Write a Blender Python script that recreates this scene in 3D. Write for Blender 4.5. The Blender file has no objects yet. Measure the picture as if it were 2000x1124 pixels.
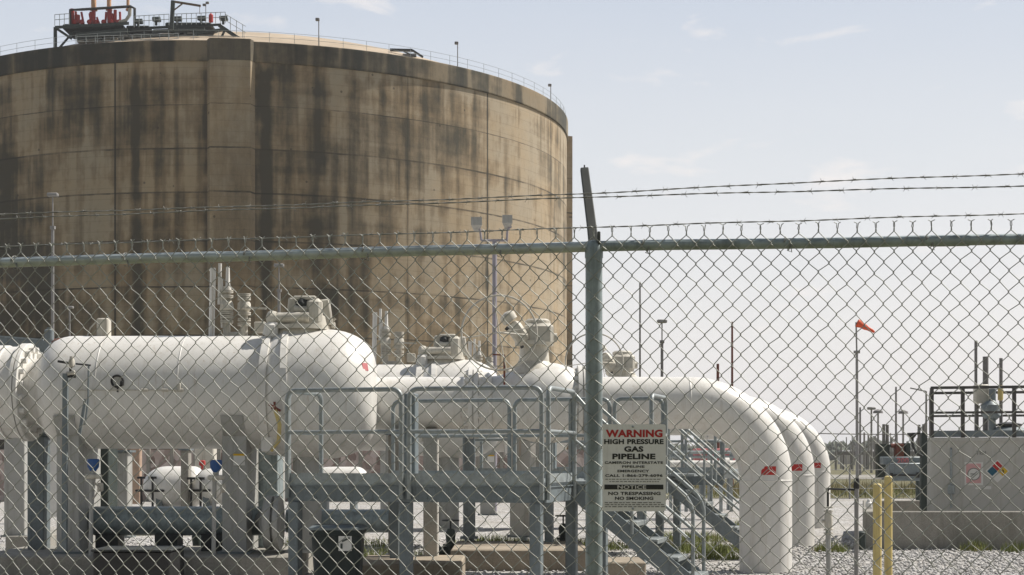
import bpy, math, random
import numpy as np
from mathutils import Vector, Matrix
random.seed(7); rng = np.random.default_rng(11)
PI = math.pi; F = 2980.0; EYE = 1.8; HOR = 893.0
def P(x, y, Y): return Vector(((x-1000)/F*Y, Y, EYE-(y-HOR)/F*Y))
def XX(x, Y): return (x-1000)/F*Y
def ZZ(y, Y): return EYE-(y-HOR)/F*Y
sc = bpy.context.scene; col = sc.collection

# ------------------------------------------------------------ mesh builder
origin = {}
class MB:
    def __init__(s): s.v = []; s.f = []
    def add(s, vs, fs):
        b = len(s.v); s.v.extend([tuple(p) for p in vs]); s.f.extend([tuple(i+b for i in q) for q in fs]); return s
    def box(s, c, d, rz=0.0, bev=0.0, R=None):
        cx, cy, cz = c; hx, hy, hz = d[0]/2, d[1]/2, d[2]/2
        if bev:
            b = min(bev, hx*.49, hy*.49, hz*.49); loc = []
            for sz in (-1, 1):
                for (a, z) in ((hx-b, hz*sz),) : pass
            rings = [(-hz, b), (-hz+b, 0), (hz-b, 0), (hz, b)]
            vs = []; fs = []
            for z, ins in rings:
                x, y = hx-ins, hy-ins; k = b if ins == 0 else b*.5
                for (px, py) in ((x-k, -y), (x, -y+k), (x, y-k), (x-k, y), (-x+k, y), (-x, y-k), (-x, -y+k), (-x+k, -y)):
                    vs.append((px, py, z))
            for r in range(3):
                for i in range(8):
                    j = (i+1) % 8; fs.append((r*8+i, r*8+j, r*8+8+j, r*8+8+i))
            fs.append(tuple(range(7, -1, -1))); fs.append(tuple(range(24, 32)))
        else:
            vs = [(x, y, z) for z in (-hz, hz) for (x, y) in ((-hx, -hy), (hx, -hy), (hx, hy), (-hx, hy))]
            fs = [(3, 2, 1, 0), (4, 5, 6, 7), (0, 1, 5, 4), (1, 2, 6, 5), (2, 3, 7, 6), (3, 0, 4, 7)]
        if R is None:
            c_, s_ = math.cos(rz), math.sin(rz)
            vs = [(cx+x*c_-y*s_, cy+x*s_+y*c_, cz+z) for x, y, z in vs]
        else:
            vs = [tuple(Vector(c)+R @ Vector(p)) for p in vs]
        return s.add(vs, fs)
    def bar(s, a, b, w, h, bev=0.0):           # beam between points; w across, h upright
        a = Vector(a); b = Vector(b); d = b-a; L = d.length; x = d.normalized()
        up = Vector((0, 0, 1)) if abs(x.z) < .95 else Vector((0, 1, 0))
        y = up.cross(x).normalized(); z = x.cross(y)
        R = Matrix((x, y, z)).transposed()
        return s.box((a+b)/2, (L, w, h), R=R, bev=bev)
    def tube(s, pts, r, n=10, caps=True, closed=False):
        pts = [Vector(p) for p in pts]; N = len(pts); rs = r if hasattr(r, '__len__') else [r]*N
        tan = []
        for i in range(N):
            if closed: t = pts[(i+1) % N]-pts[i-1]
            else: t = pts[min(i+1, N-1)]-pts[max(i-1, 0)]
            tan.append(t.normalized())
        ref = Vector((0, 0, 1)) if abs(tan[0].z) < .9 else Vector((1, 0, 0))
        u = (ref-tan[0]*ref.dot(tan[0])).normalized(); vs = []
        for i in range(N):
            u = (u-tan[i]*u.dot(tan[i])).normalized(); w = tan[i].cross(u)
            for k in range(n):
                a = 2*PI*k/n; vs.append(pts[i]+(u*math.cos(a)+w*math.sin(a))*rs[i])
        fs = []
        for i in range(N if closed else N-1):
            j = (i+1) % N
            for k in range(n):
                l = (k+1) % n; fs.append((i*n+k, i*n+l, j*n+l, j*n+k))
        if caps and not closed: fs.append(tuple(range(n-1, -1, -1))); fs.append(tuple((N-1)*n+k for k in range(n)))
        return s.add(vs, fs)
    def rev(s, o, ax, prof, n=32):             # surface of revolution, profile (dist along axis, radius)
        o = Vector(o); ax = Vector(ax).normalized()
        ref = Vector((0, 0, 1)) if abs(ax.z) < .9 else Vector((1, 0, 0))
        u = (ref-ax*ref.dot(ax)).normalized(); w = ax.cross(u); vs = []
        for d, r in prof:
            for k in range(n):
                a = 2*PI*k/n; vs.append(o+ax*d+(u*math.cos(a)+w*math.sin(a))*max(r, 1e-4))
        fs = []
        for i in range(len(prof)-1):
            for k in range(n):
                l = (k+1) % n; fs.append((i*n+k, i*n+l, (i+1)*n+l, (i+1)*n+k))
        if prof[0][1] > 0: fs.append(tuple(range(n-1, -1, -1)))
        if prof[-1][1] > 0: fs.append(tuple((len(prof)-1)*n+k for k in range(n)))
        return s.add(vs, fs)
    def flange(s, o, ax, d, r, th, nb=16, br=.028, bl=.05, n=40):   # disc pair with bolts
        ax = Vector(ax).normalized(); o = Vector(o)+ax*d
        g = th*.06
        s.rev(o, ax, [(-th/2, r*.985), (-th/2+.008, r), (-g, r), (-g, r*.93), (g, r*.93), (g, r), (th/2-.008, r), (th/2, r*.985)], n)
        ref = Vector((0, 0, 1)) if abs(ax.z) < .9 else Vector((1, 0, 0))
        u = (ref-ax*ref.dot(ax)).normalized(); w = ax.cross(u)
        for k in range(nb):
            a = 2*PI*(k+.5)/nb; c = o+(u*math.cos(a)+w*math.sin(a))*(r-br*2.0)
            s.tube([c-ax*(th/2+bl*.6), c+ax*(th/2+bl*.6)], br*.55, 6)
            for sg in (-1, 1): s.tube([c+ax*sg*(th/2), c+ax*sg*(th/2+bl)], br, 6)
        return s
    def build(s, name, mat, parent=None, smooth=35):
        me = bpy.data.meshes.new(name); o3 = origin.get(parent, Vector((0, 0, 0))) if parent else Vector((0, 0, 0))
        me.from_pydata([(x-o3[0], y-o3[1], z-o3[2]) for x, y, z in s.v], [], s.f); me.update()
        me.polygons.foreach_set('use_smooth', [True]*len(me.polygons))
        if smooth is not None: me.set_sharp_from_angle(angle=math.radians(smooth))
        me.materials.append(mat); ob = bpy.data.objects.new(name, me); col.objects.link(ob)
        if parent: ob.parent = parent; origin[ob] = o3
        else: origin[ob] = Vector((0, 0, 0))
        return ob
def tag(o, label=None, cat=None, group=None, kind=None):
    if label: o['label'] = label
    if cat: o['category'] = cat
    if group: o['group'] = group
    if kind: o['kind'] = kind
    return o
def thing(name, label, cat, loc, group=None):
    o = bpy.data.objects.new(name, None); o.location = loc; o.empty_display_size = .2; col.objects.link(o)
    origin[o] = Vector(loc); return tag(o, label, cat, group)
def copy_tree(o, parent=None):
    c = o.copy(); col.objects.link(c); c.parent = parent
    for ch in list(o.children): copy_tree(ch, c)
    return c
def dup(o, off, label):
    c = copy_tree(o); c.location = Vector(o.location)+Vector(off); c['label'] = label; return c

# ------------------------------------------------------------ materials
def newmat(name):
    m = bpy.data.materials.new(name); m.use_nodes = True; nt = m.node_tree
    return m, nt, nt.nodes['Principled BSDF']
def N(nt, t, **kw):
    n = nt.nodes.new(t)
    for k, v in kw.items():
        if k in n.inputs.keys(): n.inputs[k].default_value = v
        else: setattr(n, k, v)
    return n
def noise(nt, vec, scale, detail=5, rough=.6, dist=0.0):
    n = N(nt, 'ShaderNodeTexNoise'); n.inputs['Scale'].default_value = scale; n.inputs['Detail'].default_value = detail
    n.inputs['Roughness'].default_value = rough; n.inputs['Distortion'].default_value = dist
    nt.links.new(vec, n.inputs['Vector']); return n.outputs['Fac']
def ramp(nt, fac, stops):
    r = nt.nodes.new('ShaderNodeValToRGB'); e = r.color_ramp.elements
    while len(e) > 1: e.remove(e[-1])
    e[0].position = stops[0][0]; e[0].color = (*stops[0][1], 1)
    for p, c in stops[1:]:
        q = e.new(p); q.color = (*c, 1)
    nt.links.new(fac, r.inputs['Fac']); return r.outputs['Color']
def mix(nt, fac, a, b, mode='MIX'):
    m = nt.nodes.new('ShaderNodeMix'); m.data_type = 'RGBA'; m.blend_type = mode
    for i, v in ((0, fac), (6, a), (7, b)):
        if isinstance(v, (int, float)): m.inputs[i].default_value = v
        elif isinstance(v, tuple): m.inputs[i].default_value = (*v, 1)
        else: nt.links.new(v, m.inputs[i])
    return m.outputs[2]
def mth(nt, op, a, b=None, c=None):
    m = nt.nodes.new('ShaderNodeMath'); m.operation = op
    for i, v in enumerate((a, b, c)):
        if v is None: continue
        if isinstance(v, (int, float)): m.inputs[i].default_value = v
        else: nt.links.new(v, m.inputs[i])
    return m.outputs[0]
def bump(nt, bs, h, strength, dist=.01):
    b = nt.nodes.new('ShaderNodeBump'); b.inputs['Strength'].default_value = strength; b.inputs['Distance'].default_value = dist
    nt.links.new(h, b.inputs['Height']); nt.links.new(b.outputs[0], bs.inputs['Normal'])
def geo(nt): return nt.nodes.new('ShaderNodeNewGeometry').outputs['Position']
def scaled(nt, vec, s):
    m = nt.nodes.new('ShaderNodeMapping'); m.inputs['Scale'].default_value = s; nt.links.new(vec, m.inputs['Vector']); return m.outputs[0]
def simple(name, c, rough=.5, metal=0.0, var=.15, scale=3.0, streak=True, grime=(.12, .1, .07), ga=.25, bmp=.0):
    m, nt, bs = newmat(name); g = geo(nt)
    n1 = noise(nt, g, scale, 6, .65); dark = tuple(x*(1-var) for x in c); lite = tuple(min(1, x*(1+var*.5)) for x in c)
    colr = ramp(nt, n1, [(.3, dark), (.7, lite)])
    if streak:
        n2 = noise(nt, scaled(nt, g, (9, 9, .7)), 1.2, 6, .72)
        f = ramp(nt, n2, [(.50, (0, 0, 0)), (.66, (ga, ga, ga))]); colr = mix(nt, f, colr, grime)
    if 'galv' in name or 'steel' in name or 'zinc' in name:
        vo = N(nt, 'ShaderNodeTexVoronoi'); vo.inputs['Scale'].default_value = 26; nt.links.new(g, vo.inputs['Vector']); sc_ = N(nt, 'ShaderNodeSeparateColor'); nt.links.new(vo.outputs['Color'], sc_.inputs[0])
        colr = mix(nt, .5, colr, ramp(nt, sc_.outputs[0], [(0, (.72,)*3), (1, (1.0,)*3)]), 'MULTIPLY')
    if name in ('white_paint', 'cream_paint', 'pale_grey_paint', 'faded_yellow_paint'):
        chips = ramp(nt, noise(nt, g, 11, 8, .75), [(.69, (0, 0, 0)), (.71, (.8,)*3)]); colr = mix(nt, chips, colr, (.20, .13, .08))
        runs = ramp(nt, noise(nt, scaled(nt, g, (14, 14, .5)), 1.5, 4, .6), [(.63, (0, 0, 0)), (.72, (.4,)*3)]); colr = mix(nt, runs, colr, (.36, .25, .15))
    nt.links.new(colr, bs.inputs['Base Color']); bs.inputs['Metallic'].default_value = metal
    n3 = noise(nt, g, scale*4, 4); rr = ramp(nt, n3, [(.3, (max(0, rough-.1),)*3), (.7, (min(1, rough+.12),)*3)])
    nt.links.new(rr, bs.inputs['Roughness'])
    if bmp: bump(nt, bs, n3, bmp, .01)
    return m
M = {}
M['white'] = simple('white_paint', (.73, .715, .68), .36, 0, .06, 1.3, True, (.40, .35, .27), .28)
M['cream'] = simple('cream_paint', (.58, .55, .48), .5, 0, .18, 5, True, (.2, .17, .12), .4)
M['galv'] = simple('galvanised_steel', (.38, .42, .43), .5, .35, .25, 9, True, (.16, .17, .16), .4)
M['galv_lite'] = simple('galvanised_rail', (.31, .34, .34), .45, .3, .2, 14, False)
M['wire'] = simple('zinc_wire', (.42, .43, .40), .48, .2, .22, 12, False)
M['barb'] = simple('barbed_wire_zinc', (.30, .30, .28), .5, .4, .2, 12, False)
M['post'] = simple('weathered_post_zinc', (.36, .425, .44), .5, .3, .3, 11, True, (.1, .12, .11), .5)
M['rail_sunlit'] = simple('sunlit_zinc_rail', (.50, .56, .57), .38, .3, .2, 12, False)  # lighter copy for the left rail, sun on its top put into the colour
M['arm'] = simple('dark_arm_steel', (.10, .105, .10), .6, .3, .3, 11, False)
M['pgrey'] = simple('pale_grey_paint', (.42, .42, .40), .5, 0, .12, 3, True, (.15, .14, .11), .4)
M['bgrey'] = simple('blue_grey_steel', (.20, .235, .25), .5, .2, .15, 3, True, (.1, .11, .11), .4)
M['dark'] = simple('dark_steel', (.045, .05, .05), .6, .2, .3, 6, False)
M['railbrown'] = simple('dark_rail_steel', (.085, .08, .075), .6, .1, .3, 6, False)
M['dgreen'] = simple('dark_green_steel', (.045, .06, .055), .6, .1, .3, 4, False)
M['black'] = simple('black_plastic', (.018, .018, .018), .5, 0, .2, 6, False)
M['bin'] = simple('dark_green_plastic', (.012, .022, .022), .6, 0, .25, 3, False)
M['blue'] = simple('blue_enamel', (.02, .09, .28), .4, 0, .15, 6, False)
M['red'] = simple('red_paint', (.42, .03, .025), .45, 0, .2, 4, False)
M['redlogo'] = simple('red_decal', (.50, .025, .02), .5, 0, .08, 8, False)
M['pinkred'] = simple('faded_red_decal', (.62, .20, .21), .6, 0, .15, 8, False)
M['palepink'] = simple('sun_faded_pink', (.68, .38, .38), .6, 0, .12, 8, False)
M['orange'] = simple('orange_fabric', (.72, .10, .03), .7, 0, .15, 6, False)
M['tanpanel'] = simple('faded_tan_paint', (.42, .30, .22), .6, 0, .2, 4)
M['tan'] = simple('tan_orange_paint', (.62, .36, .2), .5, 0, .2, 4, False)
M['yellow'] = simple('faded_yellow_paint', (.62, .50, .20), .55, 0, .12, 4, True, (.3, .2, .08), .5)
M['yel'] = simple('yellow_decal', (.70, .45, .02), .5, 0, .05, 8, False)
M['teal'] = simple('blue_decal', (.01, .10, .16), .5, 0, .05, 8, False)
M['signwhite'] = simple('sign_white', (.82, .82, .80), .45, 0, .06, 14, True, (.4, .38, .32), .35)
M['decalwhite'] = simple('white_decal', (.70, .69, .66), .5, 0, .06, 9, False)
M['ink'] = simple('black_ink', (.02, .022, .02), .5, 0, .1, 9, False)
M['inkred'] = simple('red_ink', (.48, .02, .02), .5, 0, .1, 9, False)
M['inkgrey'] = simple('faded_ink', (.24, .24, .22), .5, 0, .1, 9, False)
M['rust'] = simple('rusty_red_steel', (.22, .07, .05), .8, 0, .3, 5, False)
M['wood'] = simple('brown_timber', (.16, .11, .07), .8, 0, .3, 5, False)
M['mast'] = simple('grey_mast_paint', (.27, .265, .26), .5, .2, .12, 2, False)
M['farsteel'] = simple('far_grey_steel', (.22, .21, .21), .6, .2, .15, 1, False)
M['violet'] = simple('violet_grey_mast_paint', (.32, .30, .35), .5, .1, .12, 2, False)
M['build'] = simple('pale_building', (.5, .47, .43), .8, 0, .15, .3, False)
M['leaf'] = simple('foliage', (.20, .23, .06), .8, 0, .5, 3, False)
M['leafdry'] = simple('dry_foliage', (.27, .23, .10), .8, 0, .4, 3, False)
M['farleaf'] = simple('far_foliage', (.075, .09, .06), .9, 0, .5, .15, False)

def concrete(name, a, b, grime=(.09, .08, .06), ga=.6, sc_=1.0):
    m, nt, bs = newmat(name); g = geo(nt)
    n1 = noise(nt, g, 1.1*sc_, 8, .7, .4); c = ramp(nt, n1, [(.3, a), (.7, b)])
    n2 = noise(nt, scaled(nt, g, (5, 5, .8)), 1.0*sc_, 6, .7); f = ramp(nt, n2, [(.5, (0, 0, 0)), (.8, (ga,)*3)])
    c = mix(nt, f, c, grime); n3 = noise(nt, g, 30, 5, .7)
    c = mix(nt, .35, c, ramp(nt, n3, [(.3, (.35,)*3), (.7, (1, 1, 1))]), 'MULTIPLY')
    nt.links.new(c, bs.inputs['Base Color']); bs.inputs['Roughness'].default_value = .9; bump(nt, bs, n3, .35, .02)
    return m
M['conc'] = concrete('concrete', (.27, .26, .23), (.38, .36, .32))
M['concpad'] = concrete('tan_concrete', (.30, .25, .19), (.42, .36, .28))
M['tankgrey'] = simple('warm_pale_tank_paint', (.50, .49, .455), .5, 0, .08, 3, True, (.3, .27, .2), .25)
M['conccol'] = concrete('pale_concrete', (.40, .38, .34), (.52, .50, .46), ga=.35)

# gravel
m, nt, bs = newmat('gravel'); g = geo(nt)
vo = N(nt, 'ShaderNodeTexVoronoi'); vo.inputs['Scale'].default_value = 17; nt.links.new(g, vo.inputs['Vector'])
n1 = noise(nt, g, .5, 6, .65); n2 = noise(nt, g, 9, 6, .7)
sep = N(nt, 'ShaderNodeSeparateColor'); nt.links.new(vo.outputs['Color'], sep.inputs[0])
c = ramp(nt, sep.outputs[0], [(0, (.27, .26, .25)), (.5, (.46, .45, .44)), (1, (.66, .65, .64))])
c = mix(nt, ramp(nt, n1, [(.42, (0, 0, 0)), (.72, (.55,)*3)]), c, (.33, .29, .23))
c = mix(nt, .4, c, ramp(nt, n2, [(.35, (.45,)*3), (.6, (1, 1, 1))]), 'MULTIPLY')
vo2 = N(nt, 'ShaderNodeTexVoronoi'); vo2.inputs['Scale'].default_value = 7; nt.links.new(g, vo2.inputs['Vector']); sp2 = N(nt, 'ShaderNodeSeparateColor'); nt.links.new(vo2.outputs['Color'], sp2.inputs[0])
c = mix(nt, .6, c, ramp(nt, sp2.outputs[1], [(0, (.55, .53, .5)), (.4, (1, 1, 1))]), 'MULTIPLY')
n5 = noise(nt, scaled(nt, g, (.25, 1.4, 1)), 1.0, 5, .7); c = mix(nt, ramp(nt, n5, [(.55, (0, 0, 0)), (.7, (.5,)*3)]), c, (.22, .19, .13))
nt.links.new(c, bs.inputs['Base Color']); bs.inputs['Roughness'].default_value = .95
bump(nt, bs, vo.outputs['Distance'], .9, .04); M['gravel'] = m
# stones
m, nt, bs = newmat('loose_stone'); oi = geo(nt)
c = ramp(nt, noise(nt, oi, 14, 2), [(.3, (.20, .19, .18)), (.5, (.42, .41, .40)), (.7, (.62, .61, .60))])
nt.links.new(c, bs.inputs['Base Color']); bs.inputs['Roughness'].default_value = .9; M['stone'] = m
# field
m, nt, bs = newmat('grass_field'); g = geo(nt)
c = ramp(nt, noise(nt, g, .25, 8, .7), [(.3, (.07, .08, .03)), (.5, (.14, .13, .06)), (.7, (.22, .18, .10))])
c = mix(nt, .5, c, ramp(nt, noise(nt, g, 3, 6, .8), [(.3, (.4,)*3), (.7, (1, 1, 1))]), 'MULTIPLY')
nt.links.new(c, bs.inputs['Base Color']); bs.inputs['Roughness'].default_value = 1; M['field'] = m
# block wall / riprap
m, nt, bs = newmat('pinkish_block'); g = geo(nt)
vo = N(nt, 'ShaderNodeTexVoronoi'); vo.inputs['Scale'].default_value = 3.5; nt.links.new(g, vo.inputs['Vector'])
sep = N(nt, 'ShaderNodeSeparateColor'); nt.links.new(vo.outputs['Color'], sep.inputs[0])
c = ramp(nt, sep.outputs[1], [(0, (.26, .20, .18)), (.5, (.44, .36, .33)), (1, (.62, .54, .51))])
nt.links.new(c, bs.inputs['Base Color']); bs.inputs['Roughness'].default_value = .95; bump(nt, bs, vo.outputs['Distance'], .8, .1); M['block'] = m

# ------------------------------------------------------------ setting: ground
g = MB(); L = 4000
g.add([(-L, -60, 0), (L, -60, 0), (L, L, 0), (-L, L, 0)], [(0, 1, 2, 3)]); tag(g.build('ground', M['gravel']), kind='structure')
g = MB(); g.add([(-900, 66, .02), (900, 66, .02), (900, 2600, .02), (-900, 2600, .02)], [(0, 1, 2, 3)])
tag(g.build('field', M['field']), kind='structure')
g = MB(); g.add([(-900, -59, .01), (900, -59, .01), (900, 14.5, .01), (-900, 14.5, .01)], [(0, 1, 2, 3)])
tag(g.build('dark_bounce_ground', M['field']), kind='structure')  # unseen dark ground added to cut light bounced onto the front faces
g = MB(); g.add([(6, 122, .04), (160, 122, .04), (160, 152, .04), (6, 152, .04)], [(0, 1, 2, 3)])
tag(g.build('road', M['conc']), kind='structure')

# ------------------------------------------------------------ big tank
TC = Vector((-33.0, 196.0, 0)); TR = 40.0; ZT = 44.4; ZB = 42.25
def tp(th, r, z): return (TC.x+r*math.sin(th), TC.y-r*math.cos(th), z)
ths = np.linspace(-1.62, 1.62, 4000)
xpix = 1000+F*(TC.x+TR*np.sin(ths))/(TC.y-TR*np.cos(ths))
def th_of(px): 
    k = np.argmin(np.where(np.abs(ths) < 1.5, np.abs(xpix-px), 1e9)); return ths[k]
def fbm1(x, seed, octs=6, base=1.0):
    r = np.random.default_rng(seed); out = np.zeros_like(x); a = 1.0; tot = 0
    for o in range(octs):
        tb = r.random(4096); xx = x*base*2**o+r.random()*100; i = np.floor(xx).astype(int); t = xx-i; t = t*t*(3-2*t)
        out += a*(tb[i % 4096]*(1-t)+tb[(i+1) % 4096]*t); tot += a; a *= .6
    return out/tot
def fbm2(x, y, seed, octs=5, a0=.55):
    r = np.random.default_rng(seed); out = np.zeros_like(x); a = 1.0; tot = 0
    for o in range(octs):
        tb = r.random((256, 256)); xx = x*2**o+r.random()*99; yy = y*2**o+r.random()*99
        i = np.floor(xx).astype(int); j = np.floor(yy).astype(int); u = xx-i; v = yy-j; u = u*u*(3-2*u); v = v*v*(3-2*v)
        q = lambda p, s: tb[p % 256, s % 256]
        out += a*((q(i, j)*(1-u)+q(i+1, j)*u)*(1-v)+(q(i, j+1)*(1-u)+q(i+1, j+1)*u)*v); tot += a; a *= a0
    return out/tot
def grid_obj(name, TH, Zs, rfun, stain, parent, mat):
    nt_, nz = len(TH), len(Zs); T, Z = np.meshgrid(TH, Zs, indexing='ij'); R_ = rfun(T, Z)
    o3 = origin[parent]
    V = np.stack([TC.x+R_*np.sin(T)-o3.x, TC.y-R_*np.cos(T)-o3.y, Z-o3.z], -1).reshape(-1, 3)
    me = bpy.data.meshes.new(name); idx = np.arange(nt_*nz).reshape(nt_, nz)
    q = np.stack([idx[:-1, :-1], idx[1:, :-1], idx[1:, 1:], idx[:-1, 1:]], -1).reshape(-1, 4)
    me.from_pydata(V.tolist(), [], q.tolist()); me.update(); me.polygons.foreach_set('use_smooth', [True]*len(q))
    at = me.attributes.new('stain', 'FLOAT', 'POINT'); at.data.foreach_set('value', stain(T, Z).ravel().astype(np.float32))
    me.materials.append(mat); ob = bpy.data.objects.new(name, me); col.objects.link(ob); ob.parent = parent; origin[ob] = o3
    return ob
# streaks: (pixel x, half width px, strength, z from the top where it starts, length)
STK = [(0, 25, .6, 0, 44), (22, 10, .35, 2, 42), (130, 10, .5, 1, 18), (160, 8, .3, 3, 20), (205, 14, .35, 1, 18), (265, 8, .75, 0, 24), (262, 26, .5, 18, 26),
       (318, 6, .4, 3, 14), (345, 6, .45, 0, 26), (405, 6, .85, 0, 44), (520, 11, 1.0, 0, 44), (546, 16, .45, 14, 30), (622, 13, .8, 1, 30), (600, 18, .4, 10, 20), (655, 8, .5, 8, 30),
       (712, 9, .7, 8, 24), (745, 6, .4, 0, 20), (796, 5, .6, 0, 34), (826, 9, .7, 1, 22), (845, 6, .4, 12, 26), (893, 4, .35, 2, 30), (925, 5, .45, 0, 26), (952, 3, .7, 0, 44),
       (985, 5, .35, 1, 18), (1012, 4, .4, 3, 24), (1048, 4, .35, 0, 30), (1075, 3, .4, 2, 28), (80, 14, .5, 22, 20), (20, 40, .7, 8, 14), (180, 30, .45, 24, 18), (350, 30, .35, 27, 16), (450, 22, .3, 28, 12)]
JZ = [ZZ(205, 156), ZZ(290, 156), ZZ(376, 156), ZZ(470, 156), ZZ(560, 156), ZZ(655, 156), ZZ(740, 156), ZZ(820, 156)]
def tank_stain(T, Z):
    S = T*TR; d = ZB-Z
    fine = fbm2(S*.9, Z*.06, 3, 5, .6); broad = fbm2(S*.12, Z*.10, 5, 4); patch = fbm2(S*.35, Z*.35, 8, 5, .6)
    s = .33+1.5*(fine-.5)+1.1*(broad-.5)+1.0*(patch-.5)
    r0 = np.random.default_rng(77); tbl = r0.random((64, 16)); edges = np.array([-99]+sorted(JZ)+[99]); jj = np.digitize(Z, edges)
    Sw = S+.25*(fbm1(Z, 5, 3, .3)-.5); ii = np.floor((Sw+jj*1.3)/4.4).astype(int)+32; fr = (Sw+jj*1.3)/4.4-np.floor((Sw+jj*1.3)/4.4)
    s += .26*(tbl[ii % 64, jj % 16]-.5)+.13*(tbl[(np.floor(Sw/1.9).astype(int)+30) % 64, (jj+5) % 16]-.5)
    s += .5*(fbm2(S*.06, Z*.9, 14, 4)-.5)+.45*(fbm2(S*2.2, Z*.12, 15, 4)-.5)
    for px, hw, st, z0, ln in STK:
        t0 = th_of(px); dx = abs(th_of(px+hw)-t0)*TR if px < 1085 else .5
        e = (S-t0*TR+.35*dx*(fbm1(Z, int(px)+3, 4, .5)-.5)*2)/max(dx, .12)
        prof = np.exp(-np.abs(e)**3); fade = np.clip((d-z0)/1.5, 0, 1)*np.clip((z0+ln-d)/5, 0, 1)
        s += st*.55*prof*fade*(.55+.9*patch)
    # dark weeping under the joints
    for k, z in enumerate(JZ):
        zz = z+.12*(fbm1(S, 40+k, 4, .25)-.5); dd = zz-Z
        amp = np.clip((fbm1(S, 60+k, 5, .12)-.42)*3.0, 0, 1)
        s += np.where(dd > 0, np.exp(-dd/1.1)*.30*amp, 0)
        s -= np.where((dd < 0) & (dd > -1.4), .10*(1-amp), 0)
    # dark patches below the band, pale dry strip right under it
    s += .42*np.clip(fbm2(S*.07, Z*.22, 33, 4)*2.4-1.05, 0, 1)*np.exp(-((d-4.5)/3.2)**2)
    s -= .22*np.exp(-(d/1.1)**2)
    rd = np.random.default_rng(5)
    for k in range(230):
        c0 = rd.uniform(-1.5, 1.5)*TR; z0 = rd.choice([0, 0]+[ZB-z for z in JZ[:6]]); ln = rd.gamma(2.0, 2.6); hw = rd.uniform(.06, .22); st = rd.uniform(.1, .42)
        m0 = np.abs(T[:, 0]*TR-c0) < hw*5
        if m0.any(): s[m0] += st*np.exp(-np.abs((S[m0]-c0+.12*(fbm1(Z[m0], k, 3, .6)-.5))/hw)**2.2)*np.clip((d[m0]-z0)/.3, 0, 1)*np.clip(1-(d[m0]-z0)/ln, 0, 1)
    # darker low down and toward the left, paler toward the right
    s += .16*np.clip((d-12)/14, 0, 1)*np.clip((.75-T)/.9, 0, 1)
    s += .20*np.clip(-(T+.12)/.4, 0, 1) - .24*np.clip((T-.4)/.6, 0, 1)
    return np.clip(s, 0, 1.2)
def tank_mat(name, stops, joints=True, joint_strength=.55):
    m, nt, bs = newmat(name)
    at = N(nt, 'ShaderNodeAttribute'); at.attribute_name = 'stain'; tc = N(nt, 'ShaderNodeTexCoord').outputs['Object']
    n1 = noise(nt, scaled(nt, tc, (1.6, 1.6, .25)), 1.0, 7, .75); n2 = noise(nt, tc, 1.4, 8, .75)
    v = mth(nt, 'ADD', at.outputs['Fac'], mth(nt, 'MULTIPLY', mth(nt, 'SUBTRACT', n1, .5), .7))
    v = mth(nt, 'ADD', v, mth(nt, 'MULTIPLY', mth(nt, 'SUBTRACT', n2, .5), .6))
    c = ramp(nt, v, stops)
    # warm / grey blotches
    nb = noise(nt, tc, .16, 5, .6); c = mix(nt, ramp(nt, nb, [(.42, (0, 0, 0)), (.62, (.5,)*3)]), c, mix(nt, 1.0, c, (1.1, .95, .74), 'MULTIPLY'))
    sp = N(nt, 'ShaderNodeSeparateXYZ'); nt.links.new(tc, sp.inputs[0])
    if joints:
        wob = mth(nt, 'MULTIPLY', mth(nt, 'SUBTRACT', noise(nt, tc, .25, 4), .5), .22)
        z = mth(nt, 'ADD', sp.outputs[2], wob); tot = None
        for k, jz in enumerate(JZ):
            dz = mth(nt, 'ABSOLUTE', mth(nt, 'SUBTRACT', z, jz)); ln = mth(nt, 'LESS_THAN', dz, .085 if k else .05)
            tot = ln if tot is None else mth(nt, 'MAXIMUM', tot, ln)
        vis = ramp(nt, noise(nt, tc, .25, 4, .7), [(.35, (.25,)*3), (.6, (1, 1, 1))])
        c = mix(nt, mth(nt, 'MULTIPLY', mth(nt, 'MULTIPLY', tot, vis), .85), c, (.035, .032, .022))
        # faint formwork lines
        fz = mth(nt, 'ABSOLUTE', mth(nt, 'SUBTRACT', mth(nt, 'FRACT', mth(nt, 'DIVIDE', sp.outputs[2], 1.11)), .5))
        c = mix(nt, mth(nt, 'MULTIPLY', mth(nt, 'LESS_THAN', fz, .035), .16), c, (.06, .055, .04))
        ang = mth(nt, 'ARCTAN2', sp.outputs[0], mth(nt, 'MULTIPLY', sp.outputs[1], -1))
        for px in (225, 952, 796, 1075):
            t0 = th_of(px); da = mth(nt, 'ABSOLUTE', mth(nt, 'SUBTRACT', ang, float(t0)))
            c = mix(nt, mth(nt, 'MULTIPLY', mth(nt, 'LESS_THAN', da, .0026 if px in (225, 952) else .0014), .85 if px in (225, 952) else .4), c, (.03, .028, .02))
        # tie holes
        cb = N(nt, 'ShaderNodeCombineXYZ'); nt.links.new(mth(nt, 'MULTIPLY', ang, 40*.42), cb.inputs[0]); nt.links.new(mth(nt, 'MULTIPLY', sp.outputs[2], .42), cb.inputs[1])
        vo = N(nt, 'ShaderNodeTexVoronoi'); vo.inputs['Scale'].default_value = 1.0; nt.links.new(cb.outputs[0], vo.inputs['Vector'])
        c = mix(nt, mth(nt, 'MULTIPLY', mth(nt, 'LESS_THAN', vo.outputs['Distance'], .055), .6), c, (.03, .028, .02))
    nt.links.new(c, bs.inputs['Base Color']); bs.inputs['Roughness'].default_value = .92; bump(nt, bs, n2, .25, .15)
    return m
WST = [(.0, (.42, .35, .255)), (.28, (.31, .247, .168)), (.5, (.225, .178, .116)), (.75, (.140, .114, .074)), (1, (.078, .070, .048))]
M['tankwall'] = tank_mat('stained_tank_concrete', WST)
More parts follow.
